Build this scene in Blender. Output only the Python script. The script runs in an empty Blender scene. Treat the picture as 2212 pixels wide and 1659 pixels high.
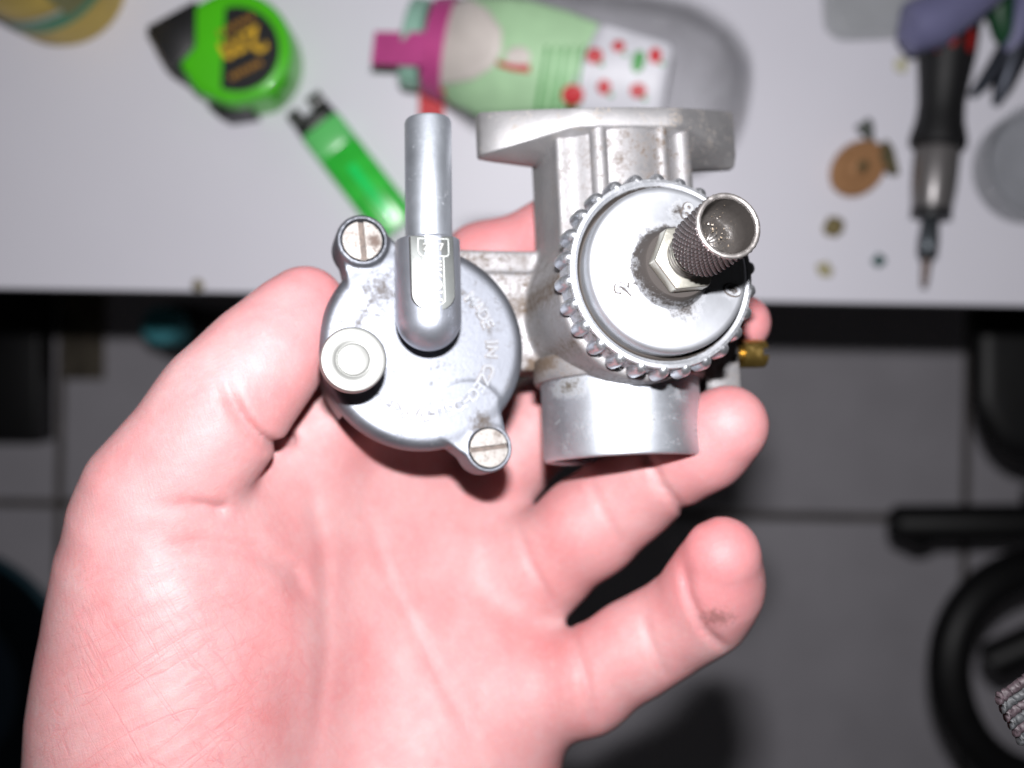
import bpy, bmesh, math, random
import numpy as np
from mathutils import Vector, Matrix
from mathutils.bvhtree import BVHTree
random.seed(4)
S = bpy.context.scene
COL = S.collection
R = math.radians

# ------------------------------------------------------------------ camera, world, lamp
ZC = 1.321                      # lens height over the floor; the table top is at 0.75
cam_d = bpy.data.cameras.new('camera'); cam = bpy.data.objects.new('camera', cam_d); COL.objects.link(cam)
cam.location = (0, 0, ZC)       # looks straight down, image up = +Y
cam_d.sensor_width = 36; cam_d.lens = 39.06
cam_d.clip_start = 0.01; cam_d.clip_end = 50
cam_d.dof.use_dof = True; cam_d.dof.focus_distance = 0.207; cam_d.dof.aperture_fstop = 10.0
S.camera = cam
wd = bpy.data.worlds.new('World'); S.world = wd; wd.use_nodes = True
wd.node_tree.nodes['Background'].inputs[0].default_value = (0.9, 0.88, 0.9, 1)
wd.node_tree.nodes['Background'].inputs[1].default_value = 0.013
fl_d = bpy.data.lights.new('camera_flash', 'AREA'); fl_d.shape = 'RECTANGLE'; fl_d.size = 0.015; fl_d.size_y = 0.007
fl_d.energy = 2.45; fl_d.color = (1.0, 0.985, 1.0)
fl = bpy.data.objects.new('camera_flash', fl_d); COL.objects.link(fl); fl.location = (0.002, 0.044, ZC + 0.002)
S.view_settings.view_transform = 'Standard'; S.view_settings.look = 'None'
S.view_settings.exposure = 0; S.view_settings.gamma = 1
S.render.engine = 'CYCLES'
S.cycles.use_denoising = True
S.cycles.max_bounces = 10; S.cycles.transparent_max_bounces = 16
S.cycles.caustics_reflective = False; S.cycles.caustics_refractive = False

K = 36 / 39.06 / 2212           # metres per picture unit and metre of distance (picture 2212 wide)
CAM = Vector((0, 0, ZC))
def P(px, py, D):               # a point D metres below the lens plane
    return Vector(((px - 1106) * K * D, (829.5 - py) * K * D, ZC - D))

# ------------------------------------------------------------------ materials
def new_mat(name):
    m = bpy.data.materials.new(name); m.use_nodes = True
    nt = m.node_tree
    return m, nt, nt.nodes['Principled BSDF']
def node(nt, t, **kw):
    n = nt.nodes.new(t)
    for k, v in kw.items(): setattr(n, k, v)
    return n
def noise(nt, scale, detail=4, rough=0.55, vec=None, dist=0.0):
    n = node(nt, 'ShaderNodeTexNoise'); n.inputs['Scale'].default_value = scale
    n.inputs['Detail'].default_value = detail; n.inputs['Roughness'].default_value = rough
    n.inputs['Distortion'].default_value = dist
    if vec is None:
        tc = node(nt, 'ShaderNodeTexCoord'); vec = tc.outputs['Object']
    nt.links.new(vec, n.inputs['Vector'])
    return n
def ramp(nt, fac, stops):
    r = node(nt, 'ShaderNodeValToRGB'); e = r.color_ramp.elements
    while len(e) < len(stops): e.new(0.5)
    for el, (p, c) in zip(e, stops):
        el.position = p; el.color = (*c, 1) if len(c) == 3 else c
    nt.links.new(fac, r.inputs['Fac'])
    return r
def mix(nt, fac, a, b, blend='MIX'):
    m = node(nt, 'ShaderNodeMix', data_type='RGBA', blend_type=blend)
    for sock, v in ((m.inputs[0], fac), (m.inputs[6], a), (m.inputs[7], b)):
        if isinstance(v, (int, float)): sock.default_value = v
        elif isinstance(v, tuple): sock.default_value = (*v, 1)
        else: nt.links.new(v, sock)
    return m.outputs[2]
def math_n(nt, op, a, b=None, clamp=False):
    m = node(nt, 'ShaderNodeMath', operation=op); m.use_clamp = clamp
    for i, v in enumerate((a, b)):
        if v is None: continue
        if isinstance(v, (int, float)): m.inputs[i].default_value = v
        else: nt.links.new(v, m.inputs[i])
    return m.outputs[0]
def bump(nt, bsdf, height, strength, dist):
    b = node(nt, 'ShaderNodeBump'); b.inputs['Strength'].default_value = strength
    b.inputs['Distance'].default_value = dist
    nt.links.new(height, b.inputs['Height']); nt.links.new(b.outputs[0], bsdf.inputs['Normal'])
    return b
def plain(name, col, rough=0.5, metal=0.0, var=0.12, scale=60, bmp=0.0, bscale=400, bdist=0.0003, coat=0.0, spec=0.5):
    m, nt, b = new_mat(name)
    n = noise(nt, scale)
    lo = tuple(c * (1 - var) for c in col); hi = tuple(min(1, c * (1 + var)) for c in col)
    r = ramp(nt, n.outputs['Fac'], [(0.3, lo), (0.7, hi)])
    nt.links.new(r.outputs[0], b.inputs['Base Color'])
    b.inputs['Roughness'].default_value = rough; b.inputs['Metallic'].default_value = metal
    b.inputs['Coat Weight'].default_value = coat
    b.inputs['Specular IOR Level'].default_value = spec
    if bmp > 0:
        n2 = noise(nt, bscale, 5); bump(nt, b, n2.outputs['Fac'], bmp, bdist)
    return m
def cast_metal(name, col=(0.60, 0.61, 0.64), rough=0.52, metal=0.85, dirt=0.5, dscale=180, dcol=(0.050, 0.037, 0.028),
               radial=None, grain=0.25, speck=0.0, gscale=2600):
    """Zinc casting or turned metal: mottled grey, grime in blotches, pitted grain.
    radial = (u, v, r0, r1, amount): grime round a spot on the part."""
    m, nt, b = new_mat(name)
    tc = node(nt, 'ShaderNodeTexCoord'); oc = tc.outputs['Object']
    n1 = noise(nt, 90, 5, 0.6, oc)
    base = ramp(nt, n1.outputs['Fac'], [(0.25, tuple(c * 0.82 for c in col)), (0.75, col)]).outputs[0]
    n2 = noise(nt, dscale, 8, 0.72, oc)
    th = 0.72 - 0.22 * dirt
    nf = noise(nt, 1500, 4, 0.7, oc)
    mk = math_n(nt, 'ADD', n2.outputs['Fac'], math_n(nt, 'MULTIPLY', math_n(nt, 'SUBTRACT', nf.outputs['Fac'], 0.5), 0.9))
    mask = ramp(nt, mk, [(th, (0, 0, 0)), (th + 0.20, (1, 1, 1))]).outputs[0]
    n4 = noise(nt, 22, 3, 0.5, oc)
    big = ramp(nt, n4.outputs['Fac'], [(0.42, (0, 0, 0)), (0.62, (1, 1, 1))]).outputs[0]
    mask = math_n(nt, 'MULTIPLY', mask, math_n(nt, 'ADD', math_n(nt, 'MULTIPLY', big, 0.7), 0.3))
    if speck > 0:
        n5 = noise(nt, 900, 3, 0.6, oc)
        sp = ramp(nt, n5.outputs['Fac'], [(0.66, (0, 0, 0)), (0.72, (1, 1, 1))]).outputs[0]
        mask = math_n(nt, 'MAXIMUM', mask, math_n(nt, 'MULTIPLY', sp, speck))
    if radial:
        for (u, v, r0, r1, amt, *ring) in radial:
            sub = node(nt, 'ShaderNodeVectorMath', operation='SUBTRACT'); nt.links.new(oc, sub.inputs[0])
            sub.inputs[1].default_value = (u * .001, v * .001, 0)
            mul = node(nt, 'ShaderNodeVectorMath', operation='MULTIPLY'); nt.links.new(sub.outputs[0], mul.inputs[0])
            mul.inputs[1].default_value = (1, 1, 0)
            ln = node(nt, 'ShaderNodeVectorMath', operation='LENGTH'); nt.links.new(mul.outputs[0], ln.inputs[0])
            mr = node(nt, 'ShaderNodeMapRange'); dist_ = ln.outputs['Value'] if not ring else math_n(nt, 'ABSOLUTE', math_n(nt, 'SUBTRACT', ln.outputs['Value'], ring[0] * .001))
            nt.links.new(dist_, mr.inputs[0])
            mr.inputs[1].default_value = r1 * .001; mr.inputs[2].default_value = r0 * .001
            n6 = noise(nt, 700, 10, 0.85, oc)
            v1 = math_n(nt, 'ADD', math_n(nt, 'MULTIPLY', mr.outputs[0], 0.62 * amt), n6.outputs['Fac'])
            rm = ramp(nt, v1, [(0.78, (0, 0, 0)), (1.02, (1, 1, 1))]).outputs[0]
            mask = math_n(nt, 'MAXIMUM', mask, rm)
    nt.links.new(mix(nt, mask, base, dcol), b.inputs['Base Color'])
    nt.links.new(math_n(nt, 'MULTIPLY', math_n(nt, 'SUBTRACT', 1.0, mask), metal), b.inputs['Metallic'])
    nt.links.new(math_n(nt, 'ADD', math_n(nt, 'MULTIPLY', mask, 0.3), math_n(nt, 'ADD', math_n(nt, 'MULTIPLY', n1.outputs['Fac'], 0.16), rough - 0.08)), b.inputs['Roughness'])
    n3 = noise(nt, gscale, 3, 0.6, oc)
    bump(nt, b, n3.outputs['Fac'], grain, 0.00008)
    return m
def see_through(name, col, gloss=0.18, rough=0.03):
    m = bpy.data.materials.new(name); m.use_nodes = True; nt = m.node_tree
    nt.nodes.remove(nt.nodes['Principled BSDF']); out = nt.nodes['Material Output']
    t = node(nt, 'ShaderNodeBsdfTransparent')
    gn = noise(nt, 28, 4, .6, None, 1.2)
    nt.links.new(ramp(nt, gn.outputs['Fac'], [(.38, tuple(c * .965 for c in col)), (.62, col)]).outputs[0], t.inputs[0])
    g = node(nt, 'ShaderNodeBsdfGlossy'); g.inputs['Roughness'].default_value = rough
    lw = node(nt, 'ShaderNodeLayerWeight'); lw.inputs[0].default_value = 0.35
    fac = math_n(nt, 'ADD', math_n(nt, 'MULTIPLY', lw.outputs['Facing'], 0.24), gloss * 0.3)
    mx = node(nt, 'ShaderNodeMixShader'); nt.links.new(fac, mx.inputs[0])
    nt.links.new(t.outputs[0], mx.inputs[1]); nt.links.new(g.outputs[0], mx.inputs[2]); nt.links.new(mx.outputs[0], out.inputs[0])
    return m

# ------------------------------------------------------------------ mesh helpers
def link(name, me, parent=None, mat=None):
    o = bpy.data.objects.new(name, me); COL.objects.link(o)
    if parent is not None: o.parent = parent
    if mat is not None and me is not None and len(me.materials) == 0: me.materials.append(mat)
    return o
def mesh(name, verts, faces, mat, parent=None, sharp=35, scale=1.0, fix=True):
    me = bpy.data.meshes.new(name)
    me.from_pydata([tuple(c * scale for c in v) for v in verts], [], faces)
    if fix:
        bm = bmesh.new(); bm.from_mesh(me); bmesh.ops.recalc_face_normals(bm, faces=bm.faces[:]); bm.to_mesh(me); bm.free()
    me.polygons.foreach_set('use_smooth', [True] * len(me.polygons))
    if sharp: me.set_sharp_from_angle(angle=R(sharp))
    me.update()
    return link(name, me, parent, mat)
def empty(name, label, cat, loc=(0, 0, 0), group=None):
    o = bpy.data.objects.new(name, None); COL.objects.link(o); o.location = loc; o.empty_display_size = 0.01
    return tag(o, label, cat, group)
def tag(o, label=None, cat=None, group=None, kind=None):
    if label: o['label'] = label
    if cat: o['category'] = cat
    if group: o['group'] = group
    if kind: o['kind'] = kind
    return o
def lathe(profile, seg=64, close_top=True, close_bot=True):
    """profile: (r, z) from bottom to top, about +Z."""
    v, f = [], []
    for r, z in profile:
        for i in range(seg):
            a = 2 * math.pi * i / seg; v.append((r * math.cos(a), r * math.sin(a), z))
    for j in range(len(profile) - 1):
        for i in range(seg):
            k = (i + 1) % seg
            f.append((j * seg + i, j * seg + k, (j + 1) * seg + k, (j + 1) * seg + i))
    if close_bot and profile[0][0] > 1e-6: f.append(tuple(range(seg))[::-1])
    if close_top and profile[-1][0] > 1e-6:
        n = (len(profile) - 1) * seg; f.append(tuple(range(n, n + seg)))
    return v, f
def frame_from(a, b, roll=None):
    z = (Vector(b) - Vector(a)).normalized()
    x = Vector((1, 0, 0)) if roll is None else Vector(roll)
    if abs(z.dot(x)) > 0.95: x = Vector((0, 1, 0))
    y = z.cross(x).normalized(); x = y.cross(z)
    return Matrix(((x.x, y.x, z.x, a[0]), (x.y, y.y, z.y, a[1]), (x.z, y.z, z.z, a[2]), (0, 0, 0, 1)))
def xf(M, verts): return [tuple(M @ Vector(v)) for v in verts]
def prism(pts, z0, z1):
    n = len(pts); v = [(x, y, z0) for x, y in pts] + [(x, y, z1) for x, y in pts]
    f = [tuple(range(n))[::-1], tuple(range(n, 2 * n))] + [(i, (i + 1) % n, n + (i + 1) % n, n + i) for i in range(n)]
    return v, f
def bevelled(name, verts, faces, mat, parent, width, seg=2, scale=1.0, sharp=40):
    o = mesh(name, verts, faces, mat, parent, sharp=0, scale=scale)
    bm = bmesh.new(); bm.from_mesh(o.data)
    ed = [e for e in bm.edges if e.is_manifold and e.calc_face_angle(0) > R(25)]
    bmesh.ops.bevel(bm, geom=ed, offset=width * scale, segments=seg, profile=0.5, affect='EDGES', clamp_overlap=True)
    bm.to_mesh(o.data); bm.free()
    o.data.polygons.foreach_set('use_smooth', [True] * len(o.data.polygons)); o.data.set_sharp_from_angle(angle=R(sharp))
    return o
def boxv(x0, x1, y0, y1, z0, z1):
    return prism([(x0, y0), (x1, y0), (x1, y1), (x0, y1)], z0, z1)
def tube(path, radii, seg=16, closed=False):
    pts = [Vector(p) for p in path]; n = len(pts); v, f = [], []
    if isinstance(radii, (int, float)): radii = [radii] * n
    prev = None
    for i, p in enumerate(pts):
        if closed: t = pts[(i + 1) % n] - pts[i - 1]
        else: t = pts[min(i + 1, n - 1)] - pts[max(i - 1, 0)]
        t.normalize()
        x = prev if prev is not None else Vector((0, 0, 1))
        x = x - t * x.dot(t)
        if x.length < 1e-4: x = Vector((1, 0, 0)) - t * t.x
        x.normalize(); prev = x; y = t.cross(x)
        for k in range(seg):
            a = 2 * math.pi * k / seg; v.append(tuple(p + (x * math.cos(a) + y * math.sin(a)) * radii[i]))
    for i in range(n if closed else n - 1):
        j = (i + 1) % n
        for k in range(seg):
            l = (k + 1) % seg; f.append((i * seg + k, i * seg + l, j * seg + l, j * seg + k))
    if not closed:
        f.append(tuple(range(seg))[::-1]); f.append(tuple(range((n - 1) * seg, n * seg)))
    return v, f
def merge(*parts):
    V, F = [], []
    for v, f in parts:
        o = len(V); V += list(v); F += [tuple(i + o for i in q) for q in f]
    return V, F
def text_mesh(body, size, extrude, grow=0.018):
    cu = bpy.data.curves.new('lettering', 'FONT'); cu.body = body; cu.size = size; cu.extrude = extrude
    cu.align_x = 'CENTER'; cu.align_y = 'CENTER'; cu.resolution_u = 4
    cu.offset = size * grow
    ob = bpy.data.objects.new('lettering', cu); COL.objects.link(ob)
    bpy.context.view_layer.update()
    me = bpy.data.meshes.new_from_object(ob.evaluated_get(bpy.context.evaluated_depsgraph_get()))
    v = [tuple(x.co) for x in me.vertices]; f = [tuple(p.vertices) for p in me.polygons]
    bpy.data.objects.remove(ob); bpy.data.curves.remove(cu); bpy.data.meshes.remove(me)
    return v, f

# signed-distance modelling -> mesh (surface nets)
def smin(a, b, k):
    h = np.maximum(k - np.abs(a - b), 0) / k
    return np.minimum(a, b) - h * h * k * 0.25
def surface_nets(f, org, h):
    ins = f < 0
    nx, ny, nz = f.shape
    cnt = np.zeros((nx - 1, ny - 1, nz - 1), np.int8)
    for dx in (0, 1):
        for dy in (0, 1):
            for dz in (0, 1): cnt += ins[dx:nx - 1 + dx, dy:ny - 1 + dy, dz:nz - 1 + dz]
    act = (cnt > 0) & (cnt < 8)
    idx = np.argwhere(act); N = len(idx)
    ids = -np.ones(act.shape, np.int64); ids[act] = np.arange(N)
    acc = np.zeros((N, 3)); num = np.zeros(N)
    cs = [(a, b, c) for a in (0, 1) for b in (0, 1) for c in (0, 1)]
    for i, p in enumerate(cs):
        for q in cs[i + 1:]:
            if sum(abs(x - y) for x, y in zip(p, q)) != 1: continue
            A = f[idx[:, 0] + p[0], idx[:, 1] + p[1], idx[:, 2] + p[2]]
            B = f[idx[:, 0] + q[0], idx[:, 1] + q[1], idx[:, 2] + q[2]]
            m = (A < 0) != (B < 0)
            t = np.where(m, A / np.where(m, A - B, 1), 0)
            pos = np.array(p) + t[:, None] * (np.array(q) - np.array(p))
            acc += np.where(m[:, None], pos, 0); num += m
    V = (idx + acc / num[:, None]) * h + np.array(org)
    F = []
    for ax in range(3):
        sl0 = [slice(None)] * 3; sl1 = [slice(None)] * 3
        sl0[ax] = slice(0, -1); sl1[ax] = slice(1, None)
        e = np.argwhere(ins[tuple(sl0)] != ins[tuple(sl1)])
        b, c = [(1, 2), (2, 0), (0, 1)][ax]
        dims = act.shape
        ok = (e[:, b] > 0) & (e[:, c] > 0) & (e[:, b] < dims[b]) & (e[:, c] < dims[c])
        e = e[ok]
        def cell(db, dc):
            g = e.copy(); g[:, b] -= db; g[:, c] -= dc
            return ids[g[:, 0], g[:, 1], g[:, 2]]
        Q = np.stack([cell(1, 1), cell(0, 1), cell(0, 0), cell(1, 0)], 1)
        flip = ins[e[:, 0], e[:, 1], e[:, 2]]
        Q[~flip] = Q[~flip][:, ::-1]
        F.append(Q)
    return V, np.concatenate(F)
def relax(V, F, it=2, lam=0.5):
    E = np.concatenate([F[:, [0, 1]], F[:, [1, 2]], F[:, [2, 3]], F[:, [3, 0]]])
    for _ in range(it):
        s = np.zeros_like(V); n = np.zeros(len(V))
        for a, b in ((0, 1), (1, 0)):
            np.add.at(s, E[:, a], V[E[:, b]]); np.add.at(n, E[:, a], 1)
        V = V + lam * (s / np.maximum(n, 1)[:, None] - V)
    return V
def grid(lo, hi, h):
    ax = [np.arange(lo[i], hi[i] + h, h, dtype=np.float32) for i in range(3)]
    return np.meshgrid(*ax, indexing='ij', sparse=True)
def cone(G, a, b, ra, rb):
    X, Y, Z = G
    ba = [b[i] - a[i] for i in range(3)]; L = sum(c * c for c in ba) + 1e-12
    h = np.clip(((X - a[0]) * ba[0] + (Y - a[1]) * ba[1] + (Z - a[2]) * ba[2]) / L, 0, 1)
    d = np.sqrt((X - a[0] - h * ba[0]) ** 2 + (Y - a[1] - h * ba[1]) ** 2 + (Z - a[2] - h * ba[2]) ** 2)
    return (d - (ra + (rb - ra) * h)).astype(np.float32)
def np_mesh(name, V, F, mat, parent=None, sharp=0):
    me = bpy.data.meshes.new(name); me.from_pydata(V.tolist(), [], F.tolist())
    me.polygons.foreach_set('use_smooth', [True] * len(me.polygons))
    if sharp: me.set_sharp_from_angle(angle=R(sharp))
    me.update(); return link(name, me, parent, mat)

# ------------------------------------------------------------------ setting: floor of tiles, table
ROT = R(-0.98)
m_tile = plain('floor_tile', (0.83, 0.80, 0.87), 0.45, var=0.08, scale=9, bmp=0.05)
m_grout = plain('grout', (0.20, 0.18, 0.17), 0.9, var=0.3)
floor = mesh('floor', *boxv(-3, 3, -3, 3, -0.05, -0.006), m_grout)
tag(floor, kind='structure')
g0 = P(2087, 1122, ZC)
TS, GW = 0.5397, 0.010
tv, tf = boxv(GW / 2, TS - GW / 2, GW / 2, TS - GW / 2, -0.0058, 0.0)
t0 = None
for i in range(-5, 3):
    for j in range(-4, 4):
        if t0 is None:
            t0 = bevelled('tile', tv, tf, m_tile, floor, 0.0012, 1); o = t0
        else:
            o = t0.copy(); COL.objects.link(o); o.parent = floor
        c, s = math.cos(ROT), math.sin(ROT)
        o.location = (g0.x + c * i * TS - s * j * TS, g0.y + s * i * TS + c * j * TS, random.uniform(-0.0004, 0.0004))
        o.rotation_euler.z = ROT

ZT = 0.75
DT = ZC - ZT
def laminate():
    m, nt, b = new_mat('table_laminate')
    n = noise(nt, 5, 5); n2 = noise(nt, 38, 6, 0.7)
    c1 = ramp(nt, n.outputs['Fac'], [(0.3, (0.765, 0.755, 0.83)), (0.7, (0.82, 0.81, 0.89))]).outputs[0]
    st = ramp(nt, n2.outputs['Fac'], [(0.66, (0, 0, 0)), (0.80, (1, 1, 1))]).outputs[0]
    nt.links.new(mix(nt, math_n(nt, 'MULTIPLY', st, 0.35), c1, (0.56, 0.53, 0.46)), b.inputs['Base Color'])
    b.inputs['Roughness'].default_value = 0.42; b.inputs['Specular IOR Level'].default_value = 0.35
    n3 = noise(nt, 700, 3); bump(nt, b, n3.outputs['Fac'], 0.08, 0.0001)
    return m
m_lam = laminate(); m_black = plain('black_plastic', (0.012, 0.012, 0.014), 0.45, var=0.3, bmp=0.1)
m_edge = plain('dark_edge_band', (0.03, 0.028, 0.027), 0.5)
ed = P(0, 624, DT)
table = empty('table', 'pale grey laminate worktop under the tools, its front edge running across the picture', 'table', (ed.x, ed.y, ZT))
table.rotation_euler.z = ROT
bevelled('table_top', *boxv(-0.7, 1.35, 0, 0.85, -0.006, 0.0), m_lam, table, 0.002, 2)
bevelled('edge_band', *boxv(-0.698, 1.348, 0.003, 0.84, -0.026, -0.0062), m_edge, table, 0.001, 1)
for x, y in ((-0.66, 0.06), (1.3, 0.06), (-0.66, 0.78), (1.3, 0.78)):
    bevelled('leg', *boxv(x - 0.02, x + 0.02, y - 0.02, y + 0.02, -ZT + 0.0005, -0.0265), m_edge, table, 0.003, 1)

# ------------------------------------------------------------------ the carburettor
W = Vector((.245, .135, .95)).normalized()
V_ = Vector((-.045, .98, -.14)); V_ = (V_ - W * V_.dot(W)).normalized()
U = V_.cross(W).normalized()
OC = Vector((.0234, .0168, ZC - .2502))
carb = empty('carburettor', 'small cast metal carburettor with a round knurled cap, held in the open hand', 'carburettor')
carb.matrix_world = Matrix(((U.x, V_.x, W.x, OC.x), (U.y, V_.y, W.y, OC.y), (U.z, V_.z, W.z, OC.z), (0, 0, 0, 1)))
def loc(px, py, w):             # (u, v) in mm on the plane w of the carburettor's own frame
    d = P(px, py, 1.0) - CAM
    t = (w * .001 - (CAM - OC).dot(W)) / d.dot(W)
    q = CAM + d * t - OC
    return q.dot(U) * 1000, q.dot(V_) * 1000
def locv(px, py, u, w):         # v in mm for a given w so that the height in the picture fits
    lo, hi = -80.0, 90.0
    for _ in range(50):
        md = (lo + hi) / 2
        q = OC + (U * u + V_ * md + W * w) * .001
        y = 829.5 - q.y / (K * (ZC - q.z))
        if y > py: lo = md
        else: hi = md
    return (lo + hi) / 2
MM = .001
def tr(v, u=0, vv=0, w=0): return [(a + u, b + vv, c + w) for a, b, c in v]

TU_ = 2.0
CW = 1.0                        # level of the float bowl cover
bu, bv = loc(917, 746, CW)
m_cast = cast_metal('cast_zinc', (0.33, 0.325, 0.335), 0.58, 0.80, dirt=1.15, dscale=240, grain=0.6, speck=0.5, gscale=1500, dcol=(0.075, 0.052, 0.036), radial=[(-19, 2, 1, 9, 0.75), (-17.5, -12, 1, 7, 0.85), (-18, 14, 1, 7, 0.6)])
m_cover = cast_metal('cover_zinc', (0.172, 0.182, 0.207), 0.53, 0.88, dirt=0.62, dscale=330, grain=0.4, speck=0.35, gscale=1300, radial=[(bu, bv, 0.3, 3.2, 0.52, 14.6), (bu + 12, bv - 17, 1, 7, 0.7), (bu - 9, bv + 12, 1, 10, 0.62)])
m_pipe = cast_metal('pipe_zinc', (0.56, 0.60, 0.66), 0.50, 0.95, dirt=0.25, dscale=300, grain=0.3)
m_tube = cast_metal('turned_zinc', (0.54, 0.57, 0.62), 0.50, 0.95, dirt=0.55, dscale=260, grain=0.25, dcol=(0.040, 0.030, 0.018), radial=[(TU_ - 15, -18, 1, 6, 0.72), (TU_ + 8, -21, 1, 7, 0.5)])
m_steel = cast_metal('screw_steel', (0.22, 0.21, 0.20), 0.42, 0.95, dirt=1.0, dscale=420, grain=0.4, dcol=(0.07, 0.045, 0.035), radial=[(loc(783, 519, 2)[0] + 2.4, loc(783, 519, 2)[1], 0.5, 3.6, 0.85), (loc(1056, 968, 1)[0] + 2, loc(1056, 968, 1)[1] + 3, 0.5, 3.0, 0.7)])
m_nick = cast_metal('button_alloy', (0.28, 0.285, 0.275), 0.5, 0.8, dirt=0.1, dscale=400, grain=0.2)
m_knob = cast_metal('dark_knurl', (0.15, 0.13, 0.13), 0.42, 0.85, dirt=0.8, dscale=500, grain=0.3, dcol=(0.02, 0.016, 0.015))
m_rim = cast_metal('worn_rim', (0.72, 0.68, 0.66), 0.38, 0.95, dirt=0.5, dscale=700, grain=0.3)
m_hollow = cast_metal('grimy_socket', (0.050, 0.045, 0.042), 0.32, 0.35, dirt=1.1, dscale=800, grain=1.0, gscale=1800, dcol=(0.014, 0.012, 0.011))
m_brass = cast_metal('brass', (0.40, 0.27, 0.075), 0.35, 0.95, dirt=0.7, dscale=400, grain=0.2)

# --- body: one casting (slide chamber, throat, float bowl, webs) as a blended solid
def sd_cyl(X, Y, Z, ax, c, r, lo, hi, e=0.8):
    P3 = [X, Y, Z]; o = [i for i in range(3) if i != ax]
    rad = np.sqrt((P3[o[0]] - c[0]) ** 2 + (P3[o[1]] - c[1]) ** 2) - (r - e)
    ht = np.abs(P3[ax] - (lo + hi) / 2) - ((hi - lo) / 2 - e)
    return np.minimum(np.maximum(rad, ht), 0) + np.sqrt(np.maximum(rad, 0) ** 2 + np.maximum(ht, 0) ** 2) - e
def sd_box(X, Y, Z, lo, hi, e=0.6):
    q = [np.abs(A - (l + h) / 2) - ((h - l) / 2 - e) for A, l, h in zip((X, Y, Z), lo, hi)]
    return np.minimum(np.maximum(np.maximum(q[0], q[1]), q[2]), 0) + np.sqrt(sum(np.maximum(a, 0) ** 2 for a in q)) - e
ARM_A = loc(1060, 540, -12); ARM_B = loc(1178, 588, -9); WEB_A = loc(1095, 585, -8); WEB_B = loc(1195, 800, -8)
TU, TW = 2.0, -6.0            # axis of the throat in u and w
G = grid((-72, -22, -36), (28, 46, 20), 0.55)
X, Y, Z = G
d = sd_cyl(X, Y, Z, 2, (0, 0), 18.9, -17, 19.0, 1.2)                       # slide chamber
d = smin(d, sd_cyl(X, Y, Z, 1, (TU, TW), 16.2, -14, 41, 0.8), 3.0)            # throat towards the flange
d = smin(d, sd_box(X, Y, Z, (TU - 15.7, 8, TW - 10), (TU - 4, 41, TW + 11.0), 0.8), 1.2)       # flat flank of the throat
d = smin(d, sd_cyl(X, Y, Z, 2, (bu, bv), 20.9, -30, CW - 3.5, 5.0), 1.0)         # float bowl
d = smin(d, sd_box(X, Y, Z, (bu, ARM_B[1] - 0, -20), (-8, ARM_A[1], -11.5), 0.8), 1.2)
d = smin(d, sd_box(X, Y, Z, (bu, WEB_B[1], -20), (-8, WEB_A[1], -8.0), 0.8), 1.2)
d = smin(d, sd_cyl(X, Y, Z, 0, (-3, -6), 5.2, 12, 25.5, 0.8), 1.5)           # boss of the throttle stop screw
SV, SF = surface_nets(d.astype(np.float32), (-72, -22, -36), 0.55)
SV = relax(SV, SF, 2)
body = np_mesh('body', SV * MM, SF, m_cast, carb)
# --- two ribs and a flat land on the throat
for (pa, pb, rr) in (((1291, 280), (1291, 430), 2.0), ((1424, 278), (1424, 420), 1.7), ((1466, 278), (1470, 420), 2.4)):
    ua, _ = loc(*pa, 10.0); wz = TW + math.sqrt(max(16.4 ** 2 - (ua - TU) ** 2, 4)) - 0.15
    ua, _ = loc(*pa, wz)
    mesh('rib', *tube([(ua, 12, wz), (ua, 24, wz), (ua, 41, wz)], [rr] * 3, 14), m_cast, carb, scale=MM)
# --- flange: pointed oval plate with heavy ears
def flange():
    n = 64; outl = []
    for i in range(n):
        a = 2 * math.pi * i / n
        # pointed oval: convex hull-like blend of a round centre and two ears
        outl.append(a)
    uL = loc(1036, 300, TW + 3)[0]; uR = loc(1590, 300, TW + 3)[0]
    pts = []
    uc = (uL + uR) / 2; hu = (uR - uL) / 2
    for s in np.linspace(-1, 1, 33):                       # front side, left to right
        x = s * hu
        k = abs(s)
        wz = 16.8 if k < 0.34 else 16.8 - (k - 0.34) / 0.56 * 11.0 if k < 0.90 else 5.8 - (k - 0.90) / 0.10 * 3.2
        pts.append((uc + x, wz + TW))
    back = [(u, 2 * TW - w) for u, w in pts][::-1]
    full = pts + back
    tv_, bv_ = [], []
    for (u, w) in pts:
        k = abs((u - uc) / hu)
        pt = 229 + 11 * k ** 2
        pbm = 273 if k < 0.40 else 273 + (k - 0.40) / 0.60 * 62
        tv_.append(locv(0, pt, u, w)); bv_.append(locv(0, pbm, u, w))
    m = len(pts); be = min(bv_)
    bmid = [be] * m
    v, f = [], []
    rows = [[(u, T_, w) for (u, w), T_ in zip(pts[::-1], tv_[::-1])],]
    front_t = [(u, t, w) for (u, w), t in zip(pts, tv_)]
    front_b = [(u, b, w) for (u, w), b in zip(pts, bv_)]
    under = [(u, be - .02, min(w - .3, TW + 1.5)) for (u, w) in pts]
    back_b = [(u, be, TW - .4 * (w - TW)) for (u, w) in pts]
    back_t = [(u, t, TW - .4 * (w - TW)) for (u, w), t in zip(pts, tv_)]
    R_ = [front_t, front_b, under, back_b, back_t]
    for r_ in R_: v += r_
    for a in range(5):
        b = (a + 1) % 5
        for k in range(m - 1): f.append((a * m + k, a * m + k + 1, b * m + k + 1, b * m + k))
    f.append(tuple(a * m for a in range(5))); f.append(tuple(a * m + m - 1 for a in range(5))[::-1])
    return v, f
m_flange = cast_metal('flange_zinc', (0.42, 0.415, 0.425), 0.55, 0.85, dirt=0.75, dscale=200, grain=0.45, gscale=1500, dcol=(0.16, 0.11, 0.06))
bevelled('flange', *flange(), m_flange, carb, 0.7, 2, MM)
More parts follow.
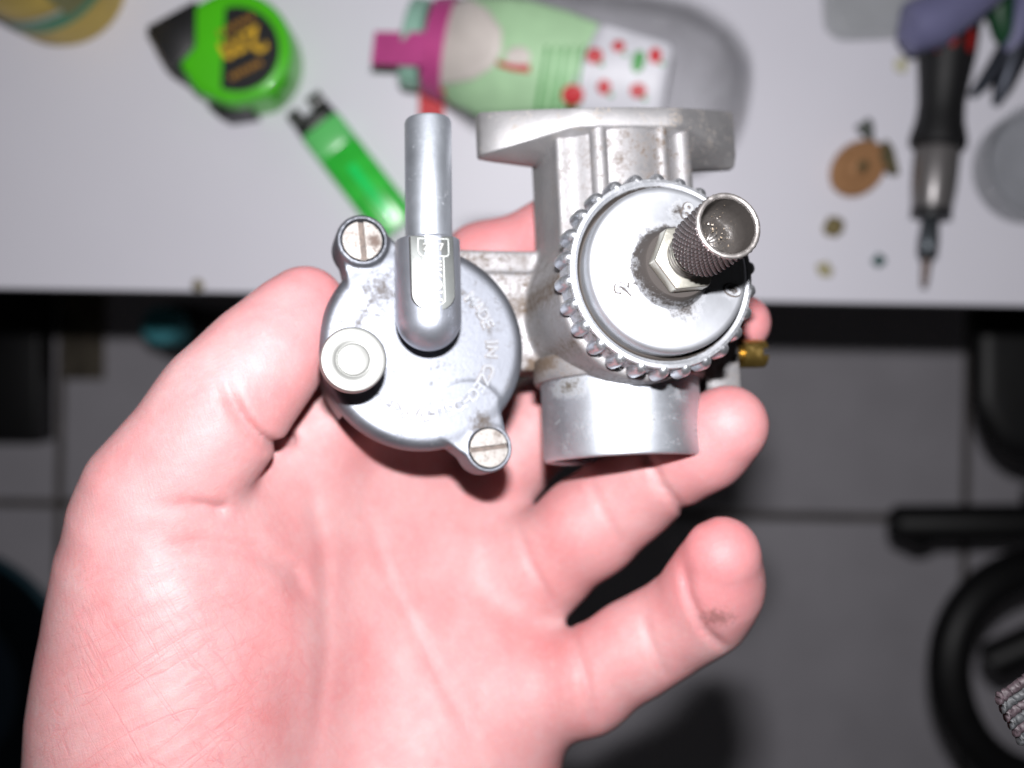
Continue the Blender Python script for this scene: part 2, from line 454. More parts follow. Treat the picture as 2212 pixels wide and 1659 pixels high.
# --- intake: collar and plain tube (hollow)
def along_v(v): return [(a * 1.025 + TU, -c, b * 1.025 + TW) for a, b, c in v]      # lathe axis +z -> -v
cv, cf = lathe([(17.0, 10), (18.8, 10.5), (19.1, 11.0), (19.1, 15.2), (18.7, 15.8), (17.4, 16.0)], 80, False, False)
mesh('collar', along_v(cv), cf, m_cast, carb, scale=MM)
VT = 33.5
cv, cf = lathe([(16.9, 15.0), (17.6, 15.2), (17.6, VT - 1.0), (17.4, VT - .3), (17.0, VT), (16.2, VT), (15.8, VT - .4), (14.4, 6), (14.2, 4.0), (0.001, 3.8)], 96, False, False)
mesh('intake_tube', along_v(cv), cf, m_tube, carb, scale=MM)

# --- cap: toothed ring, pressed cover, numerals, hexagon nut, stud, knurled knob
C0 = loc(1447, 580, 30)
wF = 30.0
cap = mesh('cap', *[(tr(v, C0[0], C0[1]), f) for v, f in [lathe([(17.5, 18.4), (19.0, 18.4), (19.6, 19), (19.8, 24.6), (19.9, 25.7), (19.6, 26.4), (18.9, 26.6), (18.2, 26.2), (17.8, 25.0), (17.2, 24.2), (1, 24.2)], 96, False, False)]][0],
           cast_metal('cap_ring_metal', (0.60, 0.62, 0.66), 0.48, 0.9, dirt=0.85, dscale=300, grain=0.3, radial=[(*C0, 17.7, 18.7, 1.15), (*C0, 0.2, 0.9, 1.1, 20.3)], dcol=(0.035, 0.028, 0.024)), carb, scale=MM)
tooth_p = [(-1.35, 18.6), (-1.25, 25.0), (-0.9, 26.0), (0.9, 26.0), (1.25, 25.0), (1.35, 18.6)]
def tooth_mesh():
    v, f = [], []
    rows = [(20.6, 1.6, 2.1), (24.0, 1.6, 2.15), (25.0, 1.45, 1.95), (25.8, 1.15, 1.5), (26.3, 0.7, 0.9), (26.45, 0.25, 0.35)]
    for (z, hw, out) in rows:
        for k in range(9):
            a = math.pi * k / 8
            v.append((19.35 + out * math.sin(a) ** 0.8, -hw * math.cos(a) if k not in (0, 8) else -hw * math.cos(a), z))
        v.append((19.0, 0, z))
    n = 10
    for j in range(len(rows) - 1):
        for k in range(n):
            l = (k + 1) % n; f.append((j * n + k, j * n + l, (j + 1) * n + l, (j + 1) * n + k))
    f.append(tuple(range(n))[::-1]); f.append(tuple(range((len(rows) - 1) * n, len(rows) * n)))
    return v, f
m_tooth = cast_metal('tooth_metal', (0.60, 0.62, 0.66), 0.36, 0.95, dirt=0.55, dscale=420, grain=0.2)
tooth0 = None
for k in range(26):
    if tooth0 is None:
        tooth0 = mesh('tooth', *tooth_mesh(), m_tooth, cap, scale=MM); o = tooth0
    else:
        o = tooth0.copy(); COL.objects.link(o); o.parent = cap
    o.location = (C0[0] * MM, C0[1] * MM, 0); o.rotation_euler.z = 2 * math.pi * (k + 0.35) / 26
m_grime = plain('outline_grime', (0.060, 0.048, 0.042), .7, var=.5, scale=900, bmp=.4)
m_outline = plain('outline_tone', (0.10, 0.088, 0.082), .6, var=.5, scale=900)
B0 = (C0[0] + 0.5, C0[1] + 0.35)
m_face = cast_metal('cap_face_metal', (0.56, 0.58, 0.62), 0.54, 0.9, dirt=0.06, dscale=300, grain=0.10,
                    radial=[(B0[0] - .5, B0[1], 6.0, 11.5, 1.2), (B0[0] + 1.5, B0[1] - 7.5, 1.5, 9.5, 0.78), (B0[0] + 2.0, B0[1] + 11.5, 0.5, 4.5, 0.8), (*loc(1348, 623, 30.2), 0.3, 3.8, 0.66), (*loc(1580, 626, 30.2), 0.3, 4.2, 0.8)], dcol=(0.028, 0.023, 0.021))
face = mesh('cover_plate', *[(tr(v, C0[0], C0[1]), f) for v, f in [lathe([(16.7, 24.0), (17.0, 24.4), (17.1, 28.5), (17.0, 29.1), (16.7, 29.6), (16.2, 29.95), (15.5, 30.05), (9.2, 30.15), (8.4, 30.5), (7.6, 32.0), (7.2, 33.8), (6.8, 34.4), (0.5, 34.5)], 96)]][0], m_face, carb, scale=MM)
for ch, px, py, rot in (('2', 1348, 623, 82), ('8', 1484, 458, -20), ('0', 1580, 626, 250)):
    q = loc(px, py, 30.2); tv2, tf2 = text_mesh(ch, 4.8, 0.5)
    M = Matrix.Translation((q[0], q[1], 30.05)) @ Matrix.Rotation(R(rot), 4, 'Z')
    num = mesh('numeral', xf(M, tv2), tf2, m_face, face, scale=MM, fix=False)
    tv2, tf2 = text_mesh(ch, 4.8, 0.1, 0.065)
    mesh('grime', xf(Matrix.Translation((0, 0, .12)) @ M, tv2), tf2, m_grime, num, scale=MM, fix=False)  # dirt outline, drawn dark so the numeral reads
def hexnut(r, z0, z1, ch):
    v, f = [], []
    pr = [(r - ch, z0), (r, z0 + ch * .6), (r, z1 - ch * .6), (r - ch, z1)]
    for rr, z in pr:
        for k in range(6):
            a = math.pi / 3 * k + R(186); v.append((rr * math.cos(a), rr * math.sin(a), z))
    for j in range(3):
        for k in range(6):
            l = (k + 1) % 6; f.append((j * 6 + k, j * 6 + l, (j + 1) * 6 + l, (j + 1) * 6 + k))
    f.append(tuple(range(6))[::-1]); f.append(tuple(range(18, 24)))
    return v, f
m_nut = cast_metal('nut_steel', (0.62, 0.61, 0.54), 0.36, 0.95, dirt=0.6, dscale=520, grain=0.3, radial=[(B0[0], B0[1], 3.5, 6.0, 0.5)])
nv, nf = hexnut(6.95, 34.45, 38.0, 0.3)
bevelled('lock_nut', tr(nv, *B0), nf, m_nut, carb, 0.18, 1, MM, sharp=25)
thr = [(4.0, 38.0)]
z = 38.0
while z < 45.0: thr += [(4.45, z + .25), (4.45, z + .38), (3.75, z + .72), (3.75, z + .82)]; z += 0.98
TILT = Matrix.Translation((B0[0], B0[1], 38)) @ Matrix.Rotation(R(-3.2), 4, 'X') @ Matrix.Rotation(R(-0.5), 4, 'Y') @ Matrix.Translation((0, 0, -38))
m_stud = cast_metal('stud_steel', (0.62, 0.60, 0.58), 0.34, 0.95, dirt=0.7, dscale=500, grain=0.3)
def onstud(v): return xf(TILT, v)
def onknob(v): return xf(TILT @ Matrix.Diagonal((1.05, 1.05, 1, 1)), v)
mesh('threaded_stud', *[(onstud(v), f) for v, f in [lathe(thr, 48)]][0], m_stud, carb, sharp=0, scale=MM)
def knurled():
    seg, rows, z0, z1 = 252, 72, 44.6, 56.4
    v, f = [], []
    for j in range(rows):
        z = z0 + (z1 - z0) * j / (rows - 1); t = j / (rows - 1)
        for i in range(seg):
            a = 2 * math.pi * i / seg
            q = a / (2 * math.pi) * 34
            g1 = abs((q + z / 1.75) % 1.0 - 0.5) * 2; g2 = abs((q - z / 1.75) % 1.0 - 0.5) * 2
            rr = 5.75 + 0.22 * t - 0.34 * max(max(0, g1 - 0.5), max(0, g2 - 0.5)) / 0.5
            if j in (0, rows - 1): rr -= 0.35
            v.append((rr * math.cos(a), rr * math.sin(a), z))
    for j in range(rows - 1):
        for i in range(seg):
            k = (i + 1) % seg; f.append((j * seg + i, j * seg + k, (j + 1) * seg + k, (j + 1) * seg + i))
    f.append(tuple(range(seg))[::-1])
    return v, f
knob = mesh('adjuster_knob', *[(onknob(v), f) for v, f in [knurled()]][0], m_knob, carb, sharp=50, scale=MM)
rv, rf = lathe([(5.80, 56.1), (5.84, 56.55), (5.64, 56.78), (5.15, 56.78), (4.98, 56.5), (4.9, 56.1)], 72, False, False)
rnd = random.Random(3)
rv = [(x * (1 + rnd.uniform(-.008, .008)), y * (1 + rnd.uniform(-.008, .008)), zz + rnd.uniform(-.07, .07)) for x, y, zz in rv]
mesh('rim', onknob(rv), rf, m_rim, knob, sharp=0, scale=MM)
hv, hf = lathe([(4.95, 56.3), (4.85, 53.0), (4.5, 50.8), (3.5, 49.6), (2.6, 49.2), (2.4, 46.5), (0.01, 46.3)], 64, False, False)
hv = [(x * (1 + rnd.uniform(-.02, .02)), y * (1 + rnd.uniform(-.02, .02)), zz + rnd.uniform(-.1, .1)) for x, y, zz in hv]
mesh('socket', onknob(hv), hf, m_hollow, knob, sharp=0, scale=MM)
gv, gf = [], []
for k in range(150):
    a = rnd.uniform(0, 6.28); rr = rnd.uniform(1.0, 4.75); zz = 49.4 + max(0, rr - 3.0) * 1.3 + max(0, rr - 4.4) * rnd.uniform(0, 11); s = rnd.choice((.06, .08, .1, .13, .26))
    c = (rr * math.cos(a), rr * math.sin(a), zz)
    q = [(c[0] + rnd.uniform(-s, s), c[1] + rnd.uniform(-s, s), c[2] + rnd.uniform(0, s)) for _ in range(4)]
    n0 = len(gv); gv += q; gf += [(n0, n0 + 1, n0 + 2), (n0, n0 + 1, n0 + 3), (n0 + 1, n0 + 2, n0 + 3), (n0, n0 + 2, n0 + 3)]
o = mesh('grit', onknob(gv), gf, plain('grit_mineral', (0.16, 0.125, 0.09), 0.4, var=0.6, scale=900), knob, sharp=5, scale=MM)
tag(o, kind='stuff')

# --- float bowl cover with ears, screws, elbow, nameplate, pipe, tickler
S1 = loc(783, 519, CW + 1); S2 = loc(1056, 968, CW)
G = grid((bu - 28, bv - 30, -10), (bu + 28, bv + 30, 8), 0.4)
X, Y, Z = G
d = sd_cyl(X, Y, Z, 2, (bu, bv), 22.2, CW - 9, CW, 2.6)
def to(a, b, t): return (a[0] + (b[0] - a[0]) * t, a[1] + (b[1] - a[1]) * t)
for s, hh, rr in ((S1, CW + 1.4, 5.6), (S2, CW + .2, 5.2)):
    e = sd_cyl(X, Y, Z, 2, s, rr, CW - 10, hh, 0.6)
    i0 = to((bu, bv), s, 0.70)
    wd_ = cone((X, Y, Z * 0), (i0[0], i0[1], 0), (s[0], s[1], 0), 7.6, rr - .4)
    web = np.maximum(wd_, np.abs(Z - CW + 4.4) - 4.4)
    d = smin(d, web, 0.8); d = smin(d, e, 0.6)
wE = 9.6
E1 = loc(925, 522, wE); E0 = loc(926, 688, wE)
SV, SF = surface_nets(np.maximum(d, -np.minimum(sd_cyl(X, Y, Z, 2, S1, 4.55, CW - 1.6, 14, 0.2), sd_cyl(X, Y, Z, 2, S2, 4.3, CW - 2, 14, 0.2))).astype(np.float32), (bu - 28, bv - 30, -10), 0.4)
SV = relax(SV, SF, 2)
cover = np_mesh('float_bowl_cover', SV * MM, SF, m_cover, carb)
# ring lettering
parts = []; outline_parts = []
word = 'MADE IN CZECHOSLOVAKIA'
for i, ch in enumerate(word):
    if ch == ' ': continue
    a = R(43 - 170 * i / (len(word) - 1)); rr = 14.6
    v, f = text_mesh(ch, 3.7, 0.45)
    M = Matrix.Translation((bu + rr * math.cos(a), bv + rr * math.sin(a), CW + .05)) @ Matrix.Rotation(a - math.pi / 2, 4, 'Z')
    parts.append((xf(M, v), f))
    v, f = text_mesh(ch, 3.7, 0.05, 0.055); outline_parts.append((xf(Matrix.Translation((0, 0, .04)) @ M, v), f))
ring_let = mesh('raised_lettering', *merge(*parts), cast_metal('ring_letter_metal', (0.21, 0.22, 0.24), 0.45, 0.9, dirt=0.3), cover, scale=MM, fix=False)
gv_, gf_ = merge(*outline_parts)
mesh('letter_outline', gv_, gf_, plain('letter_outline_tone', (0.17, 0.15, 0.14), .6, var=.6, scale=700), cover, scale=MM, fix=False)  # flat darker outline laid round each letter to make it legible
# elbow housing (half-round bar with a domed end) and pipe
rE = 6.75
G = grid((E0[0] - 9, E0[1] - 9, 0), (E0[0] + 9, E1[1] + 2, 20), 0.35)
X, Y, Z = G
d = cone(G, (E0[0], E0[1], wE), (E1[0], E1[1] + 8, wE), rE, rE)
d = np.maximum(d, (Y - E1[1]))
d = smin(d, np.maximum(np.sqrt((X - E0[0]) ** 2 + (np.maximum(np.minimum(Y, E1[1]) - E0[1], 0) + np.minimum(Y - E0[1] - 2, 0)) ** 2) - 3.4, np.abs(Z - 4) - 4), 0.3)
d = np.maximum(d, (Y - E1[1]))
SV, SF = surface_nets(d.astype(np.float32), (E0[0] - 9, E0[1] - 9, 0), 0.35)
SV = relax(SV, SF, 1)
m_elbow = cast_metal('elbow_zinc', (0.48, 0.51, 0.58), 0.46, 0.92, dirt=0.35, dscale=300, grain=0.3)
elbow = np_mesh('fuel_elbow', SV * MM, SF, m_elbow, carb, sharp=50)
PT = loc(925, 250, wE + 1)
ang_x = (PT[0] - E1[0]) / (PT[1] - E1[1])
pv, pf = lathe([(4.9, 0), (4.95, PT[1] - E1[1] - .6), (4.7, PT[1] - E1[1]), (3.9, PT[1] - E1[1]), (3.7, PT[1] - E1[1] - 6), (0.01, PT[1] - E1[1] - 6.5)], 48, False, True)
pv = [(E1[0] + a + c * ang_x, E1[1] + c - 1.0, wE + 0.6 - b) for a, b, c in pv]
mesh('fuel_pipe', pv, pf, m_pipe, carb, scale=MM)
# nameplate: raised flat with rounded lower end, rim frame, box and letters
wP = wE + rE - 0.75
pw = 4.45
def plate_outline(w_, y0, y1, k=14):
    pts = [(w_, y1), (-w_, y1)]
    for i in range(k + 1):
        a = math.pi + math.pi * i / k; pts.append((w_ * math.cos(a), y0 + w_ * math.sin(a) * 0.85))
    return pts
yT = E1[1] - 0.5 - E0[1]; yB = loc(926, 640, wP)[1] - E0[1] + 0.5
plate = bevelled('nameplate', [(x + E0[0], y + E0[1], zz) for x, y, zz in prism(plate_outline(pw, yB, yT), wP - 2.0, wP + 0.55)[0]],
                 prism(plate_outline(pw, yB, yT), 0, 1)[1], cast_metal('plate_metal', (0.17, 0.18, 0.176), 0.5, 0.85, dirt=0.6, dscale=500, grain=0.1), carb, 0.25, 2, MM)
m_let = cast_metal('letter_metal', (0.27, 0.285, 0.278), 0.5, 0.85, dirt=0.1)
def bar(x0, y0, x1, y1, t=0.28, h=0.28):
    a = Vector((x0, y0)); b = Vector((x1, y1)); n = (b - a).normalized(); m = Vector((-n.y, n.x)) * t / 2; n = n * t / 2
    pts = [a - n - m, b + n - m, b + n + m, a - n + m]
    return prism([(p.x + E0[0], p.y + E0[1]) for p in pts], wP + 0.5, wP + 0.55 + h)
yM = yT - 4.3
parts = [bar(-2.9, yT - .7, 3.3, yT - .7), bar(-2.9, yT - .7, -3.0, yM + .9), bar(-3.0, yM + .9, -2.3, yM), bar(-2.3, yM, 3.0, yM), bar(3.0, yM, 3.3, yM + .5), bar(3.3, yM + .5, 3.3, yT - .7),
         bar(-1.9, yM, -1.9, yB - 1.6), bar(-1.9, yB - 1.6, -1.2, yB - 2.3), bar(-1.2, yB - 2.3, 1.5, yB - 2.3), bar(1.5, yB - 2.3, 2.2, yB - 1.6), bar(2.2, yB - 1.6, 2.2, yM)]
mesh('plate_border', *merge(*parts), m_let, plate, scale=MM)
Lj = yM - (yB - 2.3)
jv, jf = text_mesh('JIKOV', 3.55, 0.30)
xs = [a for a, b, c in jv]; sx = (Lj - 1.0) / (max(xs) - min(xs))
M = Matrix.Translation((E0[0] + 0.15, E0[1] + (yM + yB - 2.3) / 2, wP + 0.6)) @ Matrix.Rotation(R(-90), 4, 'Z') @ Matrix.Diagonal((sx, 1.12, 1, 1))
o = mesh('raised_name', xf(M, jv), jf, m_let, plate, scale=MM, fix=False)
jv, jf = text_mesh('JIKOV', 3.55, 0.06, 0.05)
mesh('name_outline', xf(M, jv), jf, m_outline, plate, scale=MM, fix=False)  # darker outline added under the name so it stands out
jv, jf = text_mesh('2917', 2.1, 0.26)
M = Matrix.Translation((E0[0] + 0.2, E0[1] + (yT + yM) / 2 - .3, wP + 0.6))
mesh('raised_number', xf(M, jv), jf, m_let, plate, scale=MM, fix=False)
jv, jf = text_mesh('2917', 2.1, 0.06, 0.06)
mesh('number_outline', xf(M, jv), jf, m_outline, plate, scale=MM, fix=False)  # same darker outline under the number
# screws with a straight slot
def slot_screw(c, r, z, rot, sl=1.0):
    v, f = [], []
    n = 40; hw = sl / 2
    out = []
    for side in (1, -1):
        a0 = math.asin(hw / r)
        arc = [(r * math.cos(a0 + (math.pi - 2 * a0) * i / n), side * r * math.sin(a0 + (math.pi - 2 * a0) * i / n)) for i in range(n + 1)]
        out.append(prism([(x * .97, y * .97 + side * .0) for x, y in arc], z - 1.2, z + 0.15))
        out.append(prism(arc, z - 1.2, z))
    out.append(lathe([(r, z - 3.5), (r, z - 1.0)], 48))
    v, f = merge(*out)
    M = Matrix.Translation((c[0], c[1], 0)) @ Matrix.Rotation(R(rot), 4, 'Z')
    return xf(M, v), f
m_slot = plain('slot_floor_dark', (0.07, 0.05, 0.04), .6, var=.5, scale=900, bmp=.4)  # dirty slot floor, coloured dark so the slot shows
def slot_floor(scr, c, r, z, rot, sl):
    M = Matrix.Translation((c[0], c[1], 0)) @ Matrix.Rotation(R(rot), 4, 'Z')
    v, f = boxv(-r * .97, r * .97, -sl / 2, sl / 2, z - 1.3, z - .75)
    mesh('slot', xf(M, v), f, m_slot, scr, scale=MM)
slot_floor(mesh('cover_screw', *slot_screw(S1, 4.15, CW + .8, 94, 1.3), m_steel, carb, scale=MM, sharp=25), S1, 4.15, CW + .8, 94, 1.3)
slot_floor(mesh('cover_screw', *slot_screw(S2, 4.1, CW + .4, 6, 1.1), m_steel, carb, scale=MM, sharp=25), S2, 4.1, CW + .4, 6, 1.1)
# tickler button
TB = loc(764, 776, 15.5)
mesh('tickler_button', *[(tr(v, *TB), f) for v, f in [lathe([(3.0, 0.0), (3.0, 12.1), (6.0, 12.3), (6.5, 12.8), (6.55, 14.8), (6.3, 15.35), (5.9, 15.5), (4.3, 15.55), (3.6, 15.2), (3.3, 15.1), (3.15, 15.5), (2.8, 15.65), (0.01, 15.7)], 64)]][0], m_nick, carb, scale=MM)
# throttle stop screw (brass, slotted) on its lug, to the right
TS0 = loc(1601, 764, -6); TS1 = loc(1647, 758, -6)
def screw_to_u(c, u0, u1, r):
    v, f = merge(lathe([(r * .62, u0 - 8), (r * .62, u0), (r, u0 + .1), (r, u1 - 1.6), (r, u1 - 1.5)], 32),
                 prism([(r * .98 * math.cos(a), r * .98 * math.sin(a)) for a in [R(15) + R(150) * i / 14 for i in range(15)]], u1 - 1.6, u1),
                 prism([(r * .98 * math.cos(a), r * .98 * math.sin(a)) for a in [R(195) + R(150) * i / 14 for i in range(15)]], u1 - 1.6, u1))
    return [(zz, c[0] + y, c[1] + x) for x, y, zz in v], f
mesh('throttle_stop_screw', *screw_to_u((TS0[1], -6), TS0[0] - 0.5, TS1[0], 3.4), m_brass, carb, scale=MM, sharp=30)
LG = loc(1585, 800, -6)
bevelled('lug', *boxv(LG[0] - 9, LG[0] + 0.3, LG[1] - 5.5, LG[1] + 8.0, -12, -2.5), m_cast, carb, 1.2, 2, MM)

# ------------------------------------------------------------------ the hand
def skin():
    m, nt, b = new_mat('skin')
    tc = node(nt, 'ShaderNodeTexCoord'); oc = tc.outputs['Object']
    n1 = noise(nt, 48, 5, 0.6, oc); n2 = noise(nt, 170, 6, 0.65, oc); n7 = noise(nt, 620, 4, 0.6, oc)
    c = ramp(nt, n1.outputs['Fac'], [(0.30, (0.40, 0.160, 0.163)), (0.52, (0.415, 0.214, 0.218)), (0.74, (0.43, 0.275, 0.275))]).outputs[0]
    c = mix(nt, math_n(nt, 'MULTIPLY', ramp(nt, n2.outputs['Fac'], [(0.42, (0, 0, 0)), (0.72, (1, 1, 1))]).outputs[0], 0.45), c, (0.42, 0.165, 0.172))
    c = mix(nt, math_n(nt, 'MULTIPLY', ramp(nt, n7.outputs['Fac'], [(0.50, (0, 0, 0)), (0.75, (1, 1, 1))]).outputs[0], 0.22), c, (0.46, 0.30, 0.29))
    # fine skin relief: crossing families of long lines plus a cell pattern
    def lines(rot, scale, w, stretch=0.07):
        mp = node(nt, 'ShaderNodeMapping'); mp.inputs['Rotation'].default_value = (0, 0, R(rot)); nt.links.new(oc, mp.inputs[0])
        mp2 = node(nt, 'ShaderNodeMapping'); mp2.inputs['Scale'].default_value = (stretch, 1, 0.5); nt.links.new(mp.outputs[0], mp2.inputs[0])
        n = noise(nt, scale, 2, 0.55, mp2.outputs[0], 0.25)
        return ramp(nt, n.outputs['Fac'], [(0.5 - w, (0, 0, 0)), (0.5, (1, 1, 1)), (0.5 + w, (0, 0, 0))]).outputs[0]
    l1 = lines(-32, 250, 0.022, .05); l2 = lines(58, 290, 0.020, .06); l3 = lines(-24, 1150, 0.10, 0.12); l4 = lines(72, 1300, 0.10, 0.12)
    big = ramp(nt, noise(nt, 26, 2, 0.5, oc).outputs['Fac'], [(0.36, (0, 0, 0)), (0.60, (1, 1, 1))]).outputs[0]
    hc = P(330, 1560, .225)                      # the heel of the hand carries most of the fine lines
    s1 = node(nt, 'ShaderNodeVectorMath', operation='DISTANCE'); nt.links.new(oc, s1.inputs[0]); s1.inputs[1].default_value = tuple(hc)
    m1 = node(nt, 'ShaderNodeMapRange'); nt.links.new(s1.outputs['Value'], m1.inputs[0]); m1.inputs[1].default_value = 0.058; m1.inputs[2].default_value = 0.018
    heel = m1.outputs[0]
    ln = math_n(nt, 'MULTIPLY', math_n(nt, 'MAXIMUM', l1, l2), math_n(nt, 'ADD', math_n(nt, 'MULTIPLY', big, 0.75), 0.25))
    ln = math_n(nt, 'MULTIPLY', ln, math_n(nt, 'ADD', math_n(nt, 'MULTIPLY', heel, 0.8), 0.22))
    c = mix(nt, math_n(nt, 'MULTIPLY', ln, 0.40), c, (0.40, 0.125, 0.135))
    tips = None                                  # fuller blood in the finger tips
    for (px, py, D_, r_) in ((1575, 925, .250, .020), (1562, 1215, .246, .020), (660, 660, .243, .022), (1600, 700, .27, .020), (1150, 500, .285, .034)):
        s2 = node(nt, 'ShaderNodeVectorMath', operation='DISTANCE'); nt.links.new(oc, s2.inputs[0]); s2.inputs[1].default_value = tuple(P(px, py, D_))
        m2 = node(nt, 'ShaderNodeMapRange'); nt.links.new(s2.outputs['Value'], m2.inputs[0]); m2.inputs[1].default_value = r_; m2.inputs[2].default_value = r_ * .35
        tips = m2.outputs[0] if tips is None else math_n(nt, 'MAXIMUM', tips, m2.outputs[0])
    c = mix(nt, math_n(nt, 'MULTIPLY', tips, 0.42), c, (0.43, 0.128, 0.142))
    # greasy smudge on the little finger
    q = P(1535, 1318, .25)
    sub = node(nt, 'ShaderNodeVectorMath', operation='SUBTRACT'); nt.links.new(oc, sub.inputs[0]); sub.inputs[1].default_value = tuple(q)
    mul = node(nt, 'ShaderNodeVectorMath', operation='MULTIPLY'); nt.links.new(sub.outputs[0], mul.inputs[0]); mul.inputs[1].default_value = (0.55, 0.95, 0)
    le = node(nt, 'ShaderNodeVectorMath', operation='LENGTH'); nt.links.new(mul.outputs[0], le.inputs[0])
    mr = node(nt, 'ShaderNodeMapRange'); nt.links.new(le.outputs['Value'], mr.inputs[0]); mr.inputs[1].default_value = 0.0042; mr.inputs[2].default_value = 0.0003
    sm = ramp(nt, math_n(nt, 'ADD', math_n(nt, 'MULTIPLY', mr.outputs[0], 0.55), noise(nt, 900, 6, 0.7, oc).outputs['Fac']), [(0.74, (0, 0, 0)), (1.0, (1, 1, 1))]).outputs[0]
    c = mix(nt, math_n(nt, 'MULTIPLY', sm, 0.65), c, (0.12, 0.055, 0.05))
    nt.links.new(c, b.inputs['Base Color'])
    nt.links.new(math_n(nt, 'ADD', math_n(nt, 'MULTIPLY', n2.outputs['Fac'], 0.24), 0.44), b.inputs['Roughness'])
    b.inputs['Specular IOR Level'].default_value = 0.40
    b.inputs['Subsurface Weight'].default_value = 0.65
    b.inputs['Subsurface Radius'].default_value = (1.0, 0.22, 0.14); b.inputs['Subsurface Scale'].default_value = 0.0022
    vo = node(nt, 'ShaderNodeTexVoronoi', feature='DISTANCE_TO_EDGE'); vo.inputs['Scale'].default_value = 1500; nt.links.new(oc, vo.inputs['Vector'])
    h = math_n(nt, 'MULTIPLY', ln, -0.55)
    h = math_n(nt, 'ADD', h, math_n(nt, 'MULTIPLY', math_n(nt, 'ADD', l3, l4), -0.22))
    h = math_n(nt, 'ADD', h, math_n(nt, 'MULTIPLY', math_n(nt, 'MINIMUM', vo.outputs['Distance'], 0.22), 0.9))
    h = math_n(nt, 'ADD', h, math_n(nt, 'MULTIPLY', n2.outputs['Fac'], 0.9))
    bump(nt, b, h, 0.38, 0.00022)
    return m
m_skin = skin()
def C(*a): return [(tuple(P(px, py, D)), r * K * D) for px, py, D, r in a]
def chain(G, pts, k=0.004):
    d = None
    for (a, ra), (b, rb) in zip(pts, pts[1:]):
        c = cone(G, a, b, ra, rb); d = c if d is None else smin(d, c, k)
    return d
HLO = (-0.118, -0.108, ZC - 0.318); HHI = (0.068, 0.048, ZC - 0.186); HV = 0.0008
G = grid(HLO, HHI, HV)
palm = chain(G, C((350, 1960, .256, 222), (400, 1600, .252, 205), (450, 1420, .254, 165)), .02)           # heel and thenar bed
for c in (C((480, 1960, .262, 200), (690, 1340, .279, 170), (740, 1130, .280, 145), (810, 985, .285, 122)),                       # index ray
          C((600, 1960, .266, 200), (840, 1420, .287, 168), (970, 1110, .293, 100)),                      # middle ray
          C((720, 1960, .268, 190), (960, 1520, .284, 160), (1085, 1265, .287, 94)),                      # ring ray
          C((830, 2000, .266, 185), (1005, 1660, .276, 158), (1130, 1500, .274, 96))):                   # little-finger ray
    palm = smin(palm, chain(G, c, .01), .026)
palm = smin(palm, chain(G, C((570, 1290, .268, 120), (620, 1100, .2665, 100), (670, 975, .2645, 84), (735, 875, .267, 80), (850, 870, .282, 90)), .01), .012)     # web of the thumb
thenar = chain(G, C((345, 1640, .244, 182), (360, 1370, .241, 188), (345, 1200, .237, 170), (346, 1085, .234, 138)), .012)
palm = smin(palm, thenar, .034)
thumb = chain(G, C((316, 1142, .235, 160), (338, 1080, .2335, 143), (424, 962, .233, 124), (492, 866, .234, 123), (582, 762, .238, 106), (650, 676, .243, 76), (666, 654, .2445, 66)), .008)
hand = smin(palm, thumb, .0022)
fingers = [C((830, 985, .290, 120), (905, 700, .300, 98), (1040, 565, .290, 76), (1200, 500, .283, 70), (1270, 520, .282, 62)),
           C((985, 1110, .294, 118), (1180, 905, .294, 92), (1400, 770, .286, 78), (1530, 722, .278, 70), (1603, 698, .270, 62)),
           C((1120, 1255, .285, 112), (1165, 1222, .281, 108), (1275, 1135, .274, 104), (1362, 1066, .269, 96), (1440, 1010, .262, 88), (1520, 962, .255, 91), (1572, 920, .250, 88)),
           C((1170, 1505, .272, 104), (1260, 1474, .269, 106), (1375, 1400, .265, 98), (1455, 1354, .262, 93), (1518, 1312, .257, 97), (1545, 1262, .252, 96), (1560, 1200, .246, 84))]
for c in fingers:
    hand = smin(hand, chain(G, c, .005), .0055)
# folds and creases, pressed into the surface from the palm side
X, Y, Z = G
def crease(pts, depth, width, D=.26, taper=True):
    global hand
    q = [P(px, py, D) for px, py in pts]
    dm = None; dep = None; n = len(q) - 1
    for k, (a, b) in enumerate(zip(q, q[1:])):
        bx, by = b.x - a.x, b.y - a.y
        h = np.clip(((X - a.x) * bx + (Y - a.y) * by) / (bx * bx + by * by + 1e-12), 0, 1)
        dd = np.sqrt((X - a.x - h * bx) ** 2 + (Y - a.y - h * by) ** 2)
        t = (k + h) / n; tp = np.minimum(1, 2.2 * (1.02 - t)) if taper == 'end' else np.minimum(1, 5 * np.minimum(t + .03, 1.03 - t))
        if dm is None: dm, dep = dd, tp
        else:
            dep = np.where(dd < dm, tp, dep); dm = np.minimum(dm, dd)
    hand = hand + (depth * dep * np.exp(-(dm / width) ** 2)).astype(np.float32) * (np.abs(hand) < 0.006)
mmv = .001
crease([(1470, 1205), (1478, 1270), (1510, 1345), (1575, 1410)], 1.3 * mmv, 1.0 * mmv, .25)     # little finger end joint
crease([(1385, 1320), (1405, 1390), (1450, 1480)], 0.7 * mmv, 1.0 * mmv, .255)
crease([(1236, 1370), (1262, 1450), (1292, 1590)], 0.9 * mmv, 1.1 * mmv, .258)
crease([(1395, 975), (1425, 1045), (1480, 1105), (1520, 1110)], 1.3 * mmv, 1.0 * mmv, .255)      # ring finger end joint
crease([(1270, 1030), (1300, 1100), (1350, 1190)], 0.6 * mmv, 1.0 * mmv, .262)
crease([(1112, 1130), (1150, 1220), (1205, 1325)], 0.9 * mmv, 1.1 * mmv, .27)
crease([(588, 962), (572, 944), (545, 905), (520, 850), (505, 800)], 2.0 * mmv, 1.3 * mmv, .231, 'end')              # thumb joint
crease([(479, 1096), (466, 1091), (430, 1080), (370, 1082)], 1.4 * mmv, 1.3 * mmv, .229, 'end')
